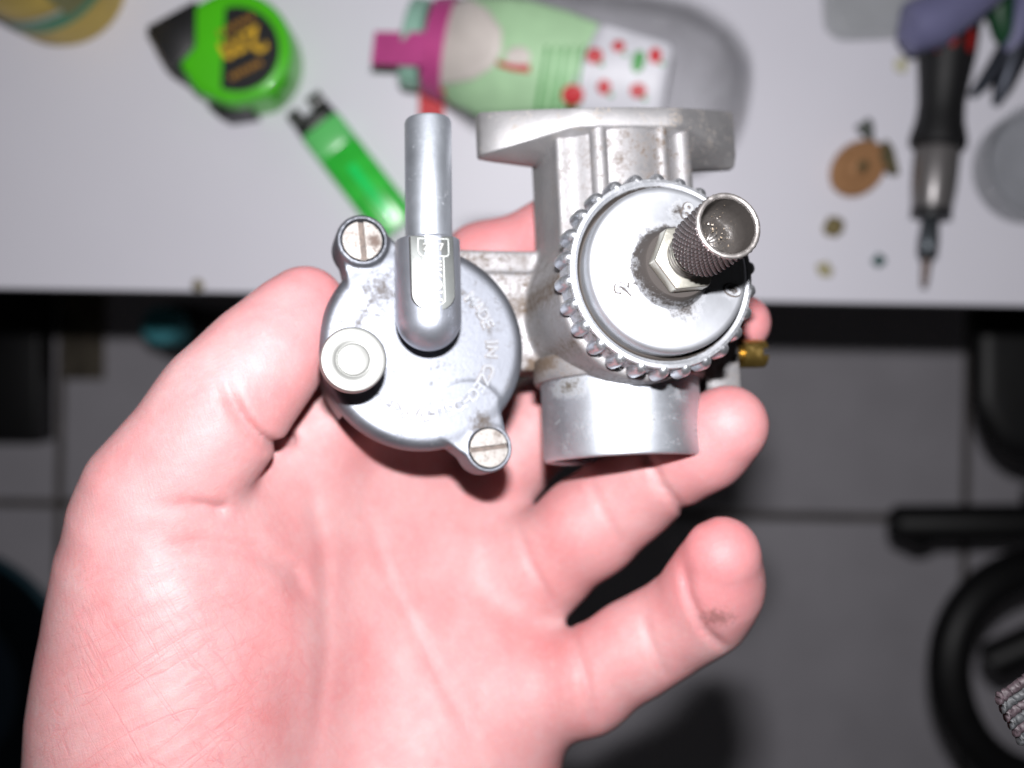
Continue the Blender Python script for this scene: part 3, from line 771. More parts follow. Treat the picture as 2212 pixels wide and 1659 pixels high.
crease([(425, 1150), (500, 1140), (575, 1165), (640, 1225), (680, 1310)], 1.0 * mmv, 1.4 * mmv, .245)         # web of the thumb
crease([(520, 1195), (600, 1300), (655, 1430), (675, 1600), (680, 1700)], 0.7 * mmv, 3.5 * mmv, .25)
crease([(690, 1000), (725, 1160), (740, 1350), (725, 1560)], 0.45 * mmv, 1.6 * mmv, .268)
crease([(790, 1060), (850, 1250), (950, 1420), (1060, 1600)], 0.4 * mmv, 1.5 * mmv, .27)
crease([(360, 1250), (250, 1310), (140, 1350)], 0.35 * mmv, 1.0 * mmv, .215)
for k in range(9):                                                                                  # small lines across the thenar
    y0 = 1330 + 44 * k
    crease([(180, y0 + 70), (330, y0 - 5), (480, y0 - 70 - 4 * k)], 0.20 * mmv, 0.7 * mmv, .218)
HVt, HF = surface_nets(hand, HLO, HV)
HVt = relax(HVt, HF, 2)
hand_o = np_mesh('hand', HVt, HF, m_skin)
tag(hand_o, 'open left hand with palm up, thumb and curled fingers holding the metal carburettor', 'hand')
m_nail = plain('nail', (0.55, 0.36, 0.32), 0.3, var=0.05)
def nail(px, py, D, n, up, w, l):
    """a curved nail plate: n outward normal, up towards the finger tip."""
    n = Vector(n).normalized(); up = Vector(up); up = (up - n * up.dot(n)).normalized(); sd = up.cross(n)
    o = P(px, py, D); v, f = [], []
    for th in (0.0, 0.0006):
        for j in range(9):
            for i in range(9):
                s = (i / 8 - .5) * 2; t = (j / 8 - .5) * 2
                ww = w * math.sqrt(max(0.05, 1 - max(0, abs(t) - .3) ** 2 * 1.6))
                v.append(tuple(o + sd * s * ww + up * t * l - n * (abs(s) ** 2 * ww * 0.55 + t * t * l * .12 + th)))
    for b in (0, 81):
        for j in range(8):
            for i in range(8):
                a = b + j * 9 + i; f.append((a, a + 1, a + 10, a + 9))
    ringi = [i for i in range(9)] + [8 + 9 * j for j in range(1, 9)] + [72 + i for i in range(7, -1, -1)] + [9 * j for j in range(7, 0, -1)]
    for a, b in zip(ringi, ringi[1:] + ringi[:1]): f.append((a, b, b + 81, a + 81))
    return v, f
mesh('fingernail', *nail(1622, 1186, .2545, (0.86, 0.10, -0.5), (-0.1, 0.9, 0.45), .0042, .0042), m_nail, hand_o)

# ------------------------------------------------------------------ things on the table
def on_table(px, py, h=0.0): return P(px, py, DT - h)
def local(o, pts): return [tuple(Vector(p) - o) for p in pts]
# tape measure
m_green = plain('green_plastic', (0.085, 0.60, 0.012), 0.35, var=0.08, scale=30, coat=0.2)
m_ink = plain('yellow_print', (0.75, 0.45, 0.02), 0.5, var=0.1)
m_ink2 = plain('orange_print', (0.42, 0.20, 0.02), 0.5, var=0.1)
tcx = P(505, 100, DT - .036); tb = Vector((tcx.x, tcx.y, ZT))
tape = empty('tape_measure', 'bright green tape measure with a round black label and yellow print, lying flat', 'tape measure', tb)
rt, nd = 0.0275, Vector((-.86, -.51)).normalized(); td = Vector((-nd.y, nd.x)) * -1
if td.y > 0: td = -td          # td points to the lower corner
def d_outline(r, corner):
    pts = []
    a0 = math.atan2(td.y, td.x)
    for i in range(41):
        a = a0 + math.pi * i / 40; pts.append((r * math.cos(a), r * math.sin(a)))
    q = [nd * corner + (-td) * r, nd * corner + td * (r * .30), nd * (corner * .62) + td * (r * .80)]
    return pts + [(p.x, p.y) for p in q]
outl = d_outline(rt, rt)
bevelled('case', *prism(outl, .0005, .036), m_green, tape, .004, 4)
# black mouth and foot corners, a hair proud of the case
mo = nd * (rt + .002) - td * (rt - .006); ft = nd * (rt - .004) + td * (rt - .002)
bevelled('mouth_block', *prism([(nd * (rt + .0045) - td * (rt + .002))[:], (nd * (rt + .0045) - td * .004)[:], (nd * .016 - td * .009)[:], (nd * .004 - td * .0285)[:]], .003, .0375), m_black, tape, .0015, 2)
bevelled('foot', *prism([(nd * (rt - .0005) + td * .011)[:], (nd * (rt - .0035) + td * (rt - .0065))[:], (nd * .009 + td * (rt - .0005))[:], (nd * .010 + td * .017)[:]], .001, .022), m_black, tape, .0015, 2)
hk = nd * (rt + .0048) - td * .022
bevelled('end_hook', *prism([(hk + nd * 0)[:], (hk + td * .012)[:], (hk + td * .012 + nd * .0012)[:], (hk + nd * .0012)[:]], .002, .030), plain('hook_steel', (0.4, 0.35, 0.36), .4, .9), tape, .0003, 1)
lab = [(0.0205 * math.cos(a), 0.0205 * math.sin(a)) for a in [R(-112) + R(218) * i / 40 for i in range(41)]]
labo = P(512, 106, DT - .036) - tb
label_o = bevelled('round_label', *prism([(labo.x + x, labo.y + y) for x, y in lab], .0355, .0366), m_black, tape, .0002, 1)
def flat_text(body, size, o2, rot, name, mt, par, zz, ext=.0001):
    v, f = text_mesh(body, size, ext)
    M = Matrix.Translation((o2[0], o2[1], zz)) @ Matrix.Rotation(rot, 4, 'Z')
    return mesh(name, xf(M, v), f, mt, par, fix=False)
flat_text('2m', .0180, (labo.x + .0028, labo.y + .0016), R(207), 'size_print', m_ink, label_o, .0367)
for (dx, dy, L) in ((-.0005, .0112, .017), (.0045, -.0102, .015)):
    pr = []
    for k in range(7):
        c = Vector((math.cos(R(27)), math.sin(R(27)))); q = Vector((labo.x + dx, labo.y + dy)) + c * (k / 6 - .5) * L; nn = Vector((-c.y, c.x))
        pr.append(prism([(q - c * .0008 - nn * .0014)[:], (q + c * .0008 - nn * .0014)[:], (q + c * .0008 + nn * .0014)[:], (q - c * .0008 + nn * .0014)[:]], .0365, .0368))
    mesh('print_line', *merge(*pr), m_ink2, label_o)

# lighter
def clear_green():
    m, nt, b = new_mat('clear_green_plastic')
    b.inputs['Base Color'].default_value = (0.22, 0.80, 0.27, 1); b.inputs['Transmission Weight'].default_value = 0.35
    b.inputs['Roughness'].default_value = 0.22; b.inputs['IOR'].default_value = 1.35
    n = noise(nt, 120, 3); bump(nt, b, n.outputs['Fac'], 0.05, .0002)
    return m
la = P(692, 273, DT - .007); lb = P(862, 492, DT - .007)
lighter = empty('lighter', 'translucent green disposable lighter with a black head, lying on the table', 'lighter', (la.x, la.y, ZT))
lz = (lb - la).normalized(); ang = math.atan2(lz.y, lz.x); LL = (lb - la).length
lighter.rotation_euler.z = ang
sec = [(0.0115 * math.copysign(abs(math.cos(t)) ** .6, math.cos(t)), 0.0062 + 0.006 * math.copysign(abs(math.sin(t)) ** .6, math.sin(t))) for t in [2 * math.pi * i / 36 for i in range(36)]]
def ext(sec, x0, x1, sc0=1.0, sc1=1.0):
    n = len(sec); v = [(x0, a * sc0, b) for a, b in sec] + [(x1, a * sc1, b) for a, b in sec]
    f = [tuple(range(n)), tuple(range(n, 2 * n))[::-1]] + [(i, (i + 1) % n, n + (i + 1) % n, n + i) for i in range(n)]
    return v, f
bevelled('fuel_body', *ext(sec, LL * .24, LL), plain('green_fuel_plastic', (0.045, 0.60, 0.06), .25, var=.15, scale=120, coat=.3), lighter, .0010, 2)
bevelled('fuel_window', *ext(sec, 0, LL * .2395), plain('pale_green_plastic', (0.15, 0.64, 0.18), .25, coat=.3), lighter, .0006, 2)
bevelled('dip_tube', *boxv(LL * .40, LL * .93, -.0022, .0022, .0118, .0126), plain('inner_green', (0.02, 0.80, 0.16), .25, coat=.4), lighter, .0004, 2)
m_head = plain('black_head', (0.012, 0.014, 0.012), .4)
bevelled('head', *ext(sec, -.0075, -.0002, .92, .97), m_head, lighter, .001, 2)
bevelled('thumb_lever', *[(lambda v, f: (v, f))(*boxv(-.014, -.007, -.0105, -.0035, .002, .011))][0], m_head, lighter, .001, 2)
wv, wf = lathe([(.0042, -.004), (.0045, -.0036), (.0045, .0036), (.0042, .004)], 28)
mesh('spark_wheel', [(a - .0105, c + .0065, b + .0078) for a, b, c in wv], wf, plain('wheel_steel', (.08, .08, .08), .4, .8), lighter)
lighter.delta_location = (0, 0, 0.0002)

# jar lying on its side with a printed label and a pink ribbon
RJ = .0430
ja = P(900, 95, DT - .034); jb = P(1618, 222, DT - RJ)
ja.z = ZT + .034; jb.z = ZT + RJ + .001
jar = empty('glass_jar', 'clear glass jar lying on its side with a strawberry print label and pink ribbon', 'jar', (jb.x, jb.y, ZT))
Mj = frame_from(ja, jb, (0, 0, 1)); LJ = (jb - ja).length
prof = [(.0195, 0), (.0205, .002), (.0208, .012), (.0245, .018), (.0320, .028), (.0375, .042), (.0410, .062), (.0428, .085), (.0435, .103), (.0432, .116), (.0410, .126), (.0370, .136), (.0300, .1455), (.0190, .1525), (.0, .155)]
sc = LJ / .155
prof = [(r * .99, zz * sc) for r, zz in prof]
def fine(pr, k=4):
    out = []
    for i in range(len(pr) - 1):
        p0, p1, p2, p3 = pr[max(i - 1, 0)], pr[i], pr[i + 1], pr[min(i + 2, len(pr) - 1)]
        for j in range(k):
            t = j / k
            out.append(tuple(max(0.0, .5 * ((2 * b) + (-a + c) * t + (2 * a - 5 * b + 4 * c - d_) * t * t + (-a + 3 * b - 3 * c + d_) * t ** 3)) for a, b, c, d_ in zip(p0, p1, p2, p3)))
    return out + [pr[-1]]
pf_ = fine(prof, 3); pf_ = [(max(r, .0001), zz) for r, zz in pf_]
jv, jf = lathe(pf_, 72, True, False)
jo = Vector((jb.x, jb.y, ZT))
m_glass = see_through('jar_glass', (.99, .99, .99), .10)
glass = mesh('glass', local(jo, xf(Mj, jv)), jf, m_glass, jar, sharp=0)
iv, if_ = lathe([(max(r - .0022, .0001), zz - (.002 if zz > .14 * sc else 0)) for r, zz in pf_], 72, True, False)
mesh('inner_wall', local(jo, xf(Mj, iv)), if_, see_through('jar_glass_inside', (.99, .99, .99), .05), jar, sharp=0)
bvh_j = BVHTree.FromPolygons([Vector(p) for p in xf(Mj, jv)], jf)
def decal(name, poly, mt, bvh, org, par, off, cuts=3):
    """a thin printed patch lying on the surface found under the outline."""
    me = bpy.data.meshes.new(name); bm = bmesh.new()
    vs = [bm.verts.new((x, y, 0)) for x, y in poly]; fc = bm.faces.new(vs)
    bmesh.ops.triangulate(bm, faces=[fc])
    for _ in range(cuts):
        bmesh.ops.subdivide_edges(bm, edges=bm.edges[:], cuts=1, use_grid_fill=True)
        bmesh.ops.triangulate(bm, faces=bm.faces[:])
    bad = []
    for v in bm.verts:
        dr = (P(v.co.x, v.co.y, 1) - CAM).normalized()
        hit, nrm, _, _ = bvh.ray_cast(CAM, dr)
        if hit is None: bad.append(v); continue
        if nrm.dot(dr) > 0: nrm = -nrm
        v.co = hit + nrm * off - org
    bmesh.ops.delete(bm, geom=bad, context='VERTS')
    bmesh.ops.recalc_face_normals(bm, faces=bm.faces[:])
    r_ = bmesh.ops.solidify(bm, geom=bm.faces[:], thickness=0.00008)
    bm.to_mesh(me); bm.free()
    me.polygons.foreach_set('use_smooth', [True] * len(me.polygons)); me.update()
    return link(name, me, par, mt)
def cp(x, y): return ((1050 + x / 1.7696) / 1.38879, (y / 1.7696) / 1.38879)    # crop of the photograph -> picture units
def ell(cx, cy, rx, ry, rot=0, n=20):
    return [(cx + rx * math.cos(t) * math.cos(rot) - ry * math.sin(t) * math.sin(rot), cy + rx * math.cos(t) * math.sin(rot) + ry * math.sin(t) * math.cos(rot)) for t in [2 * math.pi * i / n for i in range(n)]]
ink = lambda n_, c: plain(n_, c, .45, var=.08, scale=80)
m_lg = ink('label_green', (0.44, 0.68, 0.41)); m_lw = ink('label_white', (0.70, 0.70, 0.76)); m_lc = ink('label_cream', (0.72, 0.66, 0.62))
m_lr = ink('label_red', (0.60, 0.04, 0.05)); m_dg = ink('label_dark_green', (0.09, 0.36, 0.10)); m_pink = plain('pink_ribbon', (0.52, 0.07, 0.26), .5)
lb_ = decal('label', [cp(560, -20), cp(900, -10), cp(1150, 60), cp(1330, 130), cp(1260, 350), cp(1120, 600), cp(700, 620), cp(380, 480), cp(440, 250)], m_lg, bvh_j, jo, jar, .0006, 4)
decal('white_panel', [cp(1330, 120), cp(1715, 235), cp(1690, 400), cp(1650, 640), cp(1230, 640), cp(1170, 470), cp(1230, 320)], m_lw, bvh_j, jo, lb_, .0009, 3)
decal('cream_panel', [cp(540, 20), cp(640, 0), cp(740, 60), cp(810, 160), cp(810, 270), cp(760, 360), cp(660, 420), cp(520, 450), cp(400, 470), cp(440, 250)], m_lc, bvh_j, jo, lb_, .0010, 3)
decal('printed_spot', ell(*cp(895, 305), 27, 24), m_lc, bvh_j, jo, lb_, .0009, 2)
decal('printed_spot', [cp(780, 320), cp(870, 345), cp(960, 345), cp(955, 385), cp(870, 375), cp(790, 350)], m_lr, bvh_j, jo, lb_, .0012, 2)
decal('red_square', [cp(395, 470), cp(510, 468), cp(505, 605), cp(395, 605)], m_lr, bvh_j, jo, lb_, .0012, 2)
for x, y, a, b_ in ((1300, 300, 18, 17), (1425, 250, 14, 12), (1620, 300, 14, 17), (1350, 460, 15, 16), (1530, 480, 18, 16), (1185, 500, 24, 22)):
    decal('strawberry', ell(*cp(x, y), a, b_), m_lr, bvh_j, jo, lb_, .0014, 2)
    decal('leaf', ell(*cp(x + 35, y + 42), 6, 5), m_dg, bvh_j, jo, lb_, .0013, 1)
decal('leaf', ell(*cp(1530, 330), 14, 24, .2), m_dg, bvh_j, jo, lb_, .0013, 2)
for k in range(5):
    x = 1000 + 48 * k
    decal('print_stripe', [cp(x + 40, 250), cp(x + 58, 250), cp(x + 5, 600), cp(x - 18, 600)], m_dg if k % 2 == 0 else ink('label_mid_green', (.18, .46, .18)), bvh_j, jo, lb_, .0012, 3)
lv, lf = lathe([(.0, -.004), (.0205, -.004), (.0215, -.003), (.0215, .004), (.0208, .005)], 64, False, False)
mesh('lid', local(jo, xf(Mj, [(a, b, c if abs(a) + abs(b) > 0 else c) for a, b, c in lv])), lf, plain('mint_plastic', (.30, .52, .42), .4), jar)
rv, rf = lathe([(.0214, .0070), (.0232, .0075), (.0240, .012), (.0252, .0165), (.0246, .0172), (.0225, .0170)], 64, False, False)
ribbon = mesh('ribbon', local(jo, xf(Mj, rv)), rf, m_pink, jar)
ta, tb2 = P(925, 106, DT - .058), P(806, 104, DT - .050)
fm = frame_from(ta, tb2, (0, 0, 1))
mesh('ribbon_end', local(jo, xf(fm, boxv(-.0004, .0004, -.0078, .0078, 0, (tb2 - ta).length)[0])), boxv(0, 1, 0, 1, 0, 1)[1], m_pink, ribbon)

rt0 = P(932, 222, DT - .022)
rt1 = local(jo, [tuple(rt0 + Vector((x, y, zz))) for x, y, zz in boxv(-.0062, .0062, -.0072, .0072, -.0006, .0006)[0]])
bevelled('red_tab', rt1, boxv(0, 1, 0, 1, 0, 1)[1], m_lr, ribbon, .0003, 1)
# drinks can, upper left
cb = on_table(140, -35)
can = empty('drink_can', 'yellow printed can with a green band, standing at the upper left corner', 'can', cb)
m_can = plain('yellow_print_metal', (0.52, 0.37, 0.045), .45, .2, var=.2, scale=35)
rc = .0335
mesh('can_body', *lathe([(rc - .004, .0005), (rc - .001, .002), (rc, .006), (rc, .095), (rc - .003, .103), (rc - .006, .106), (rc - .007, .105), (.001, .104)], 72), m_can, can)
def wrap(pts, r, th=.00015):
    v, f = [], []
    for (a, z0, z1) in pts:
        for z_ in (z0, z1): v.append((r * math.cos(a), r * math.sin(a), z_))
    for i in range(len(pts) - 1): f.append((2 * i, 2 * i + 1, 2 * i + 3, 2 * i + 2))
    return v, f
w1 = [(R(-150 + 6 * i), .012 + .010 * math.sin(i * .12) + .0006 * i, .019 + .016 * math.sin(i * .13) + .0006 * i) for i in range(30)]
mesh('green_band', *wrap(w1, rc + .0003), ink('can_green', (.03, .24, .11)), can)
w2 = [(a, z1 + .001, z1 + .005) for a, z0, z1 in w1]
mesh('pale_band', *wrap(w2, rc + .0003), ink('can_pale', (.42, .50, .45)), can)
w3 = [(R(-60 + 6 * i), .038, .066) for i in range(12)]
mesh('dark_print', *wrap(w3, rc + .0004), ink('can_dark', (.16, .16, .03)), can)

# screwdriver
def rod(name, par, org, a, b, prof_, mt, seg=32):
    M = frame_from(a, b, (0, 0, 1)); v, f = lathe(prof_, seg)
    return mesh(name, local(org, xf(M, v)), f, mt, par)
sa = P(2062, -70, DT - .0145); sbb = P(1996, 620, DT - .0145)
sdo = Vector((sbb.x, sbb.y, ZT)); LS = (sbb - sa).length
sdrv = empty('screwdriver', 'screwdriver with black handle, red accents and dark steel tip, pointing down', 'screwdriver', sdo)
def at(y): return (y + 70) / 690 * LS
m_rub = plain('black_rubber', (.006, .006, .007), .55, var=.3); m_red = plain('red_inlay', (.32, .008, .006), .5)
hnd = rod('handle', sdrv, sdo, sa, sbb, [(.006, 0), (.011, .002), (.0142, .010), (.0150, at(60)), (.0143, at(110)), (.0122, at(180)), (.0112, at(225)), (.0118, at(262)), (.0139, at(300)), (.0138, at(312)), (.0120, at(322))], m_rub, 40)
rod('ferrule', sdrv, sdo, sa, sbb, [(.0105, at(318)), (.0112, at(330)), (.0110, at(400)), (.0098, at(448)), (.0094, at(452))], plain('grey_sleeve', (.20, .19, .19), .35, .5), 32)
rod('collar', sdrv, sdo, sa, sbb, [(.0098, at(452)), (.0100, at(456)), (.0098, at(470)), (.006, at(473))], m_black, 32)
rod('bit_holder', sdrv, sdo, sa, sbb, [(.0040, at(470)), (.0045, at(482)), (.0052, at(520)), (.0050, at(548)), (.0030, at(562))], plain('dark_steel', (.07, .08, .09), .35, .8), 24)
rod('bit', sdrv, sdo, sa, sbb, [(.0026, at(560)), (.0022, at(600)), (.0014, at(620))], plain('bit_steel', (.12, .09, .08), .4, .8), 12)
fs = frame_from(sa, sbb, (0, 0, 1))
for aa, y0, y1, ww in ((62, 78, 125, .0028), (100, 62, 120, .0024), (128, -40, 130, .0026)):
    aa = R(aa); v, f = [], []
    for i in range(9):
        t = y0 + (y1 - y0) * i / 8; rr = .0152 - max(0, t - 60) * .0000165 * (1 if t < 120 else 1.0)
        hw = ww * math.sqrt(max(.1, 1 - (2 * i / 8 - 1) ** 4))
        for s in (-1, 0, 1): v.append((rr * math.cos(aa + s * hw / rr) * 1.01, rr * math.sin(aa + s * hw / rr) * 1.01, at(t)))
    for i in range(8):
        for s in (0, 1): f.append((3 * i + s, 3 * i + s + 1, 3 * i + s + 4, 3 * i + s + 3))
    v = [(b, -a, c) for a, b, c in v]
    mesh('red_inlay', local(sdo, xf(fs, v)), f, m_red, hnd)

# pliers at the upper right corner: grey jaws, lavender and green grips
po = on_table(2170, 80)
pl = empty('pliers', 'slim pliers with lavender and green grips, jaws pointing down at the right edge', 'pliers', po)
m_lav = plain('lavender_plastic', (.16, .16, .29), .5); m_jaw = plain('dark_jaw_steel', (.045, .05, .065), .4, .7); m_dgn = plain('dark_green_grip', (.006, .06, .02), .5)
def cap_tube(name, par, org, pts, hs, mt):
    path = [tuple(P(px, py, DT - h) - org) for px, py, h in pts]
    return mesh(name, *tube(path, hs, 18), mt, par, sharp=50)
cap_tube('grip', pl, po, [(1945, 60, .036), (1962, 62, .036), (2010, 48, .036), (2080, 5, .036), (2150, -45, .036)], [.006, .0125, .0135, .0115, .010], m_lav)
cap_tube('grip', pl, po, [(2240, -40, .012), (2205, 40, .010), (2190, 90, .009), (2180, 118, .008)], [.009, .008, .0065, .005], m_lav)
cap_tube('jaw', pl, po, [(2215, 60, .008), (2190, 120, .007), (2165, 190, .0055), (2150, 228, .004)], [.008, .0075, .005, .002], m_jaw)
cap_tube('jaw', pl, po, [(2185, 95, .007), (2150, 145, .006), (2120, 185, .005), (2098, 208, .004)], [.006, .0045, .0035, .002], m_jaw)
cap_tube('grip', pl, po, [(2160, -40, .014), (2160, 30, .012), (2168, 78, .010), (2172, 95, .009)], [.007, .0068, .005, .003], m_dgn)

# clear plastic cup at the right edge, clear dish at the top
co = on_table(2198, 372)
cup = empty('clear_cup', 'low clear glass cup beside the screwdriver at the right edge', 'cup', co)
m_clear = see_through('clear_plastic', (.91, .92, .92), .3)
mesh('cup_wall', *lathe([(.0005, .0012), (.020, .001), (.0245, .003), (.0275, .010), (.0285, .030), (.0290, .031), (.0275, .0312), (.0262, .011), (.0235, .0052), (.0005, .0048)], 64, False, False), m_clear, cup, sharp=0)
do = on_table(1850, 2)
dish = empty('clear_dish', 'clear plastic tray corner at the top edge left of the screwdriver', 'tray', do)
bevelled('tray_wall', *prism([(-.022, .04), (-.018, -.016), (-.010, -.022), (.018, -.021), (.026, -.012), (.030, .04)], .0008, .018), see_through('clear_tray', (.93, .94, .93), .2), dish, .004, 3)

# rusty brass valve piece
vo_ = on_table(1850, 362)
valve = empty('valve_piece', 'rusty copper coloured disc with a bent bracket and stem, beside the screwdriver', 'valve')
valve.location = vo_
m_rust = cast_metal('rusty_copper', (.50, .26, .12), .5, .35, dirt=.5, dscale=260, grain=.4, dcol=(.12, .06, .03))
m_olive = plain('tarnished_brass', (.13, .11, .055), .5, .4, var=.4, scale=200)
Mv = Matrix.Translation((-.001, -.0015, .0062)) @ Matrix.Rotation(R(40), 4, 'Z') @ Matrix.Rotation(R(16), 4, 'X') @ Matrix.Diagonal((1.12, .92, 1, 1))
v, f = lathe([(.0125, -.003), (.0140, -.002), (.0143, .001), (.0132, .0028), (.0085, .0034), (.0060, .0028), (.0052, .0030), (.0030, .0034), (.0024, .0024), (.0001, .0022)], 48)
mesh('disc', xf(Mv, v), f, m_rust, valve)
v, f = lathe([(.0026, 0), (.0026, .0012), (.0001, .0013)], 24)
mesh('centre_pin', xf(Mv @ Matrix.Translation((0.001, 0.0008, .0030)), v), f, m_olive, valve)
bevelled('bracket', *prism([(.006, .008), (.013, .013), (.0165, .008), (.0195, -.005), (.016, -.0045), (.011, .001)], .001, .009), m_olive, valve, .0008, 1)
mesh('stem', *tube([(.001, .022, .006), (.003, .019, .006), (.0055, .014, .006), (.007, .009, .006)], [.0042, .0042, .0016, .0016], 14), plain('stem_grey', (.09, .10, .09), .5, .5), valve)
# small bits lying about
def lump(name, px, py, r, mt, label, cat, flat=.5, group=None):
    o = on_table(px, py); v, f = lathe([(.0001, .0002), (r * .8, .0003), (r, r * flat * .5), (r * .75, r * flat), (.0001, r * flat * 1.15)], 14)
    rr = random.Random(px); v = [(a * (1 + rr.uniform(-.25, .25)), b * (1 + rr.uniform(-.25, .25)), c) for a, b, c in v]
    q = mesh(name, v, f, mt, None, sharp=0); q.location = o
    return tag(q, label, cat, group)
m_crumb = plain('olive_dirt', (.20, .16, .07), .8, var=.6, scale=350, bmp=.5)
m_pale = plain('pale_residue', (.42, .38, .22), .8, var=.3, scale=300)
lump('metal_nub', 1797, 492, .0056, m_crumb, 'small olive brown lump under the copper disc', 'lump', 1.1)
lump('residue', 1780, 583, .0042, m_pale, 'pale yellowish dab near the table edge, right of the cap', 'dab', .3)
lump('bead', 1897, 564, .0034, plain('teal_bead', (.03, .10, .09), .4), 'tiny dark teal bead left of the screwdriver tip', 'bead', .9)
lump('residue', 1946, 140, .0042, plain('faint_stain', (.62, .60, .44), .8), 'faint yellow dab left of the screwdriver handle', 'dab', .12)
lump('crumb', 428, 616, .0030, m_crumb, 'brown crumb at the table edge above the thumb', 'crumb', .6)

# ------------------------------------------------------------------ things on the floor
# office chair, lower right
chair = empty('office_chair', 'black office chair with a loop armrest, on the floor at lower right', 'chair', P(2750, 1250, ZC))
chz = chair.location.copy()
m_chair = plain('chair_black', (.008, .008, .009), .5, var=.3)
lo_ = []
for i in range(56):
    a = 2 * math.pi * i / 56; k = 265 if math.sin(a) > 0 else 300
    lo_.append(tuple(P(2262 + 212 * math.cos(a), 1440 - k * .82 * math.sin(a), .90 + .02 * math.cos(a)) - chz))
arm = mesh('armrest', *tube(lo_, .0165, 20, True), m_chair, chair)
def ctube(name, pts, rr, par=chair):
    return mesh(name, *tube([tuple(P(*p) - chz) for p in pts], rr, 20), m_chair, par, sharp=50)
ctube('frame_bar', [(1925, 1132, 1.02), (1940, 1131, 1.02), (2300, 1128, 1.02), (2600, 1180, 1.0)], [.012, .0172, .0172, .0172])
ctube('bar_foot', [(1985, 1150, 1.03), (1990, 1172, 1.03), (1992, 1182, 1.03)], [.017, .014, .008])
ctube('arm_bracket', [(2128, 1437, .96), (2140, 1430, .96), (2330, 1345, .94), (2600, 1250, .92)], [.008, .0165, .0165, .0165])
sv = []
bevelled('seat', *[( [tuple(P(px, py, .88 + dz) - chz) for dz in (0, .08) for px, py in ((2098, 560), (2094, 880), (2150, 985), (2230, 1010), (2900, 1050), (2900, 560))], prism([(0, 0)] * 6, 0, 1)[1])][0], m_chair, chair, .02, 4)
mesh('gas_column', *lathe([(.03, .06), (.03, .30), (.02, .31), (.02, .43)], 24), m_chair, chair)
for k in range(5):
    a = 2 * math.pi * k / 5 + .3
    mesh('base_leg', *tube([(0, 0, .08), (.30 * math.cos(a), .30 * math.sin(a), .05)], [.03, .02], 12), m_chair, chair)
    mesh('caster', *[( [(x + .30 * math.cos(a), z_ + .30 * math.sin(a), y + .025) for x, y, z_ in v], f) for v, f in [lathe([(.024, -.012), (.025, -.01), (.025, .01), (.024, .012)], 20)]][0], m_black, chair)
# dark box, mat, teal capped bottle at the left under the table; bucket lower left
bo = P(20, 800, ZC)
bxo = empty('flat_box', 'black flat box lying on the tiled floor below the table edge at far left', 'box', bo)
q0 = P(-140, 560, ZC - .05); q1 = P(84, 958, ZC - .05)
bevelled('box_shell', *boxv(q0.x - bo.x, q1.x - bo.x, q1.y - bo.y, q0.y - bo.y, .001, .05), m_black, bxo, .006, 2)
mo_ = P(195, 745, ZC)
q0 = P(138, 600, ZC); q1 = P(228, 820, ZC)
mat_ = bevelled('floor_mat', [(x, y, zz) for x, y, zz in boxv(q0.x - mo_.x, q1.x - mo_.x, q1.y - mo_.y, q0.y - mo_.y, .001, .008)[0]], boxv(0, 1, 0, 1, 0, 1)[1], plain('brown_mat', (.17, .145, .11), .9, var=.5, scale=60, bmp=.6, bscale=500, bdist=.002), None, .002, 1)
mat_.location = mo_; tag(mat_, 'dark brown mat on the floor tile below the table edge', 'mat')
to_ = P(345, 690, ZC)
tbt = empty('bottle', 'black bottle with a teal cap on the floor behind the thumb', 'bottle', to_)
q = P(345, 704, ZC - .26) - to_
mesh('bottle_body', *[(tr(v, q.x, q.y), f) for v, f in [lathe([(.026, .001), (.028, .006), (.028, .17), (.026, .20), (.018, .215), (.016, .23)], 40)]][0], m_black, tbt)
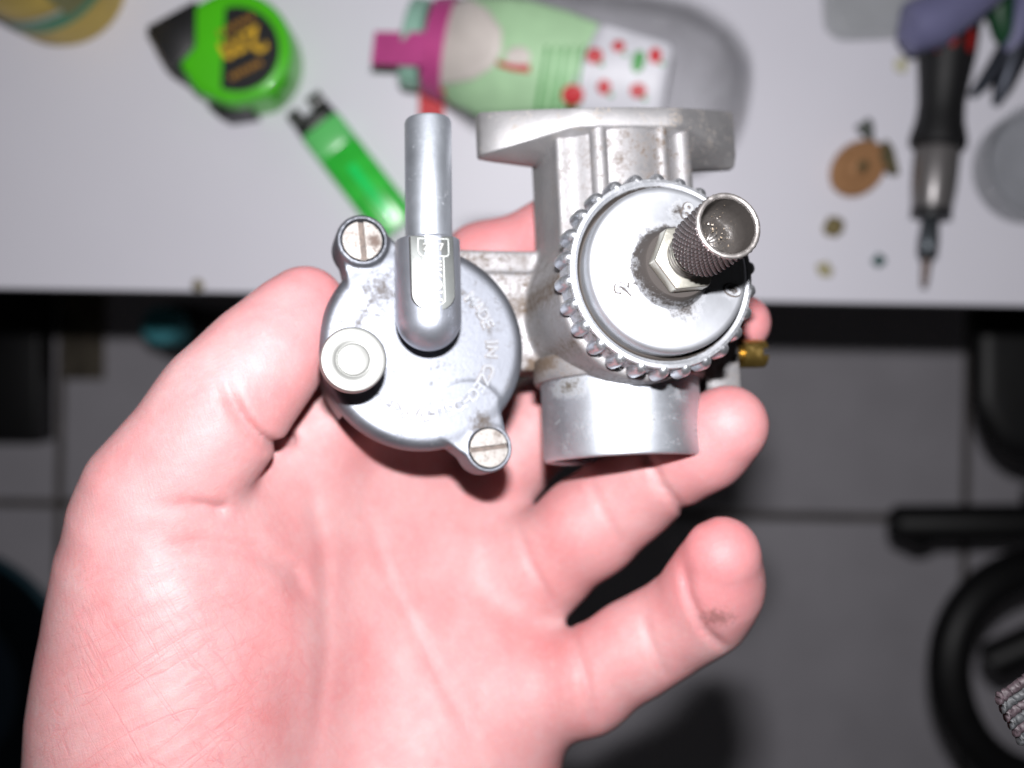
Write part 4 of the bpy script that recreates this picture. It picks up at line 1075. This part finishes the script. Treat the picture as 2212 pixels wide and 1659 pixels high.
mesh('bottle_cap', *[(tr(v, q.x, q.y), f) for v, f in [lathe([(.017, .222), (.0185, .224), (.0180, .258), (.0165, .262), (.001, .263)], 32)]][0], plain('teal_plastic', (.10, .50, .58), .5), tbt)
uo = P(-150, 1490, ZC)
bkt = empty('bucket', 'dark blue plastic bucket on the floor at the lower left edge', 'bucket', uo)
q = P(-150, 1490, ZC - .29) - uo
rb = 318 * K * (ZC - .29)
mesh('bucket_wall', *[([(a + q.x * (c / .29), b + q.y * (c / .29), c) for a, b, c in v], f) for v, f in [lathe([(rb * .78, .002), (rb * .80, .004), (rb * .97, .282), (rb * .985, .288), (rb * .955, .288), (rb * .76, .008), (.001, .006)], 72, False)]][0], plain('navy_plastic', (.006, .016, .028), .5), bkt)
mesh('rim', *[(tr(v, q.x, q.y), f) for v, f in [lathe([(rb * .97, .280), (rb, .283), (rb, .291), (rb * .975, .294), (rb * .95, .291)], 72, False, False)]][0], plain('teal_navy_rim', (.02, .07, .10), .45), bkt)

# ------------------------------------------------------------------ woven wrist strap of the camera, lower right corner
so = P(2200, 1530, .212)
m_weave = plain('grey_pink_cord', (.038, .026, .031), .6, var=.5, scale=1500); m_weave2 = plain('grey_cord', (.032, .034, .037), .6, var=.5, scale=1500)
strap = empty('wrist_strap', 'end of a ribbed grey and pink woven strap at the lower right corner', 'strap', so)
e0 = P(2150, 1502, .212); e1 = P(2204, 1610, .212); dirv = (P(2240, 1435, .212) - P(2150, 1502, .212)).normalized()
across = (e1 - e0); WS = across.length; across = across.normalized(); nrm = across.cross(dirv).normalized()
if nrm.z < 0: nrm = -nrm
for k in range(6):
    rad = WS / 11.0
    path, rads = [], []
    N_ = 150
    for i in range(N_):
        s = i / (N_ - 1) * .045
        wob = math.sin(s / .00062 * math.pi) * .00022
        p = e0 + across * (rad + k * WS / 6.0 * .98) + dirv * s + nrm * (.14 * s * s * 40 + .00015 * math.cos(s / .00031)) + across * wob
        path.append(tuple(p - so)); rads.append(rad * (1.0 + .16 * math.sin(s / .00031 * math.pi * .9 + k)))
    mesh('cord', *tube(path, rads, 8), m_weave if k % 2 == 0 else m_weave2, strap, sharp=0)
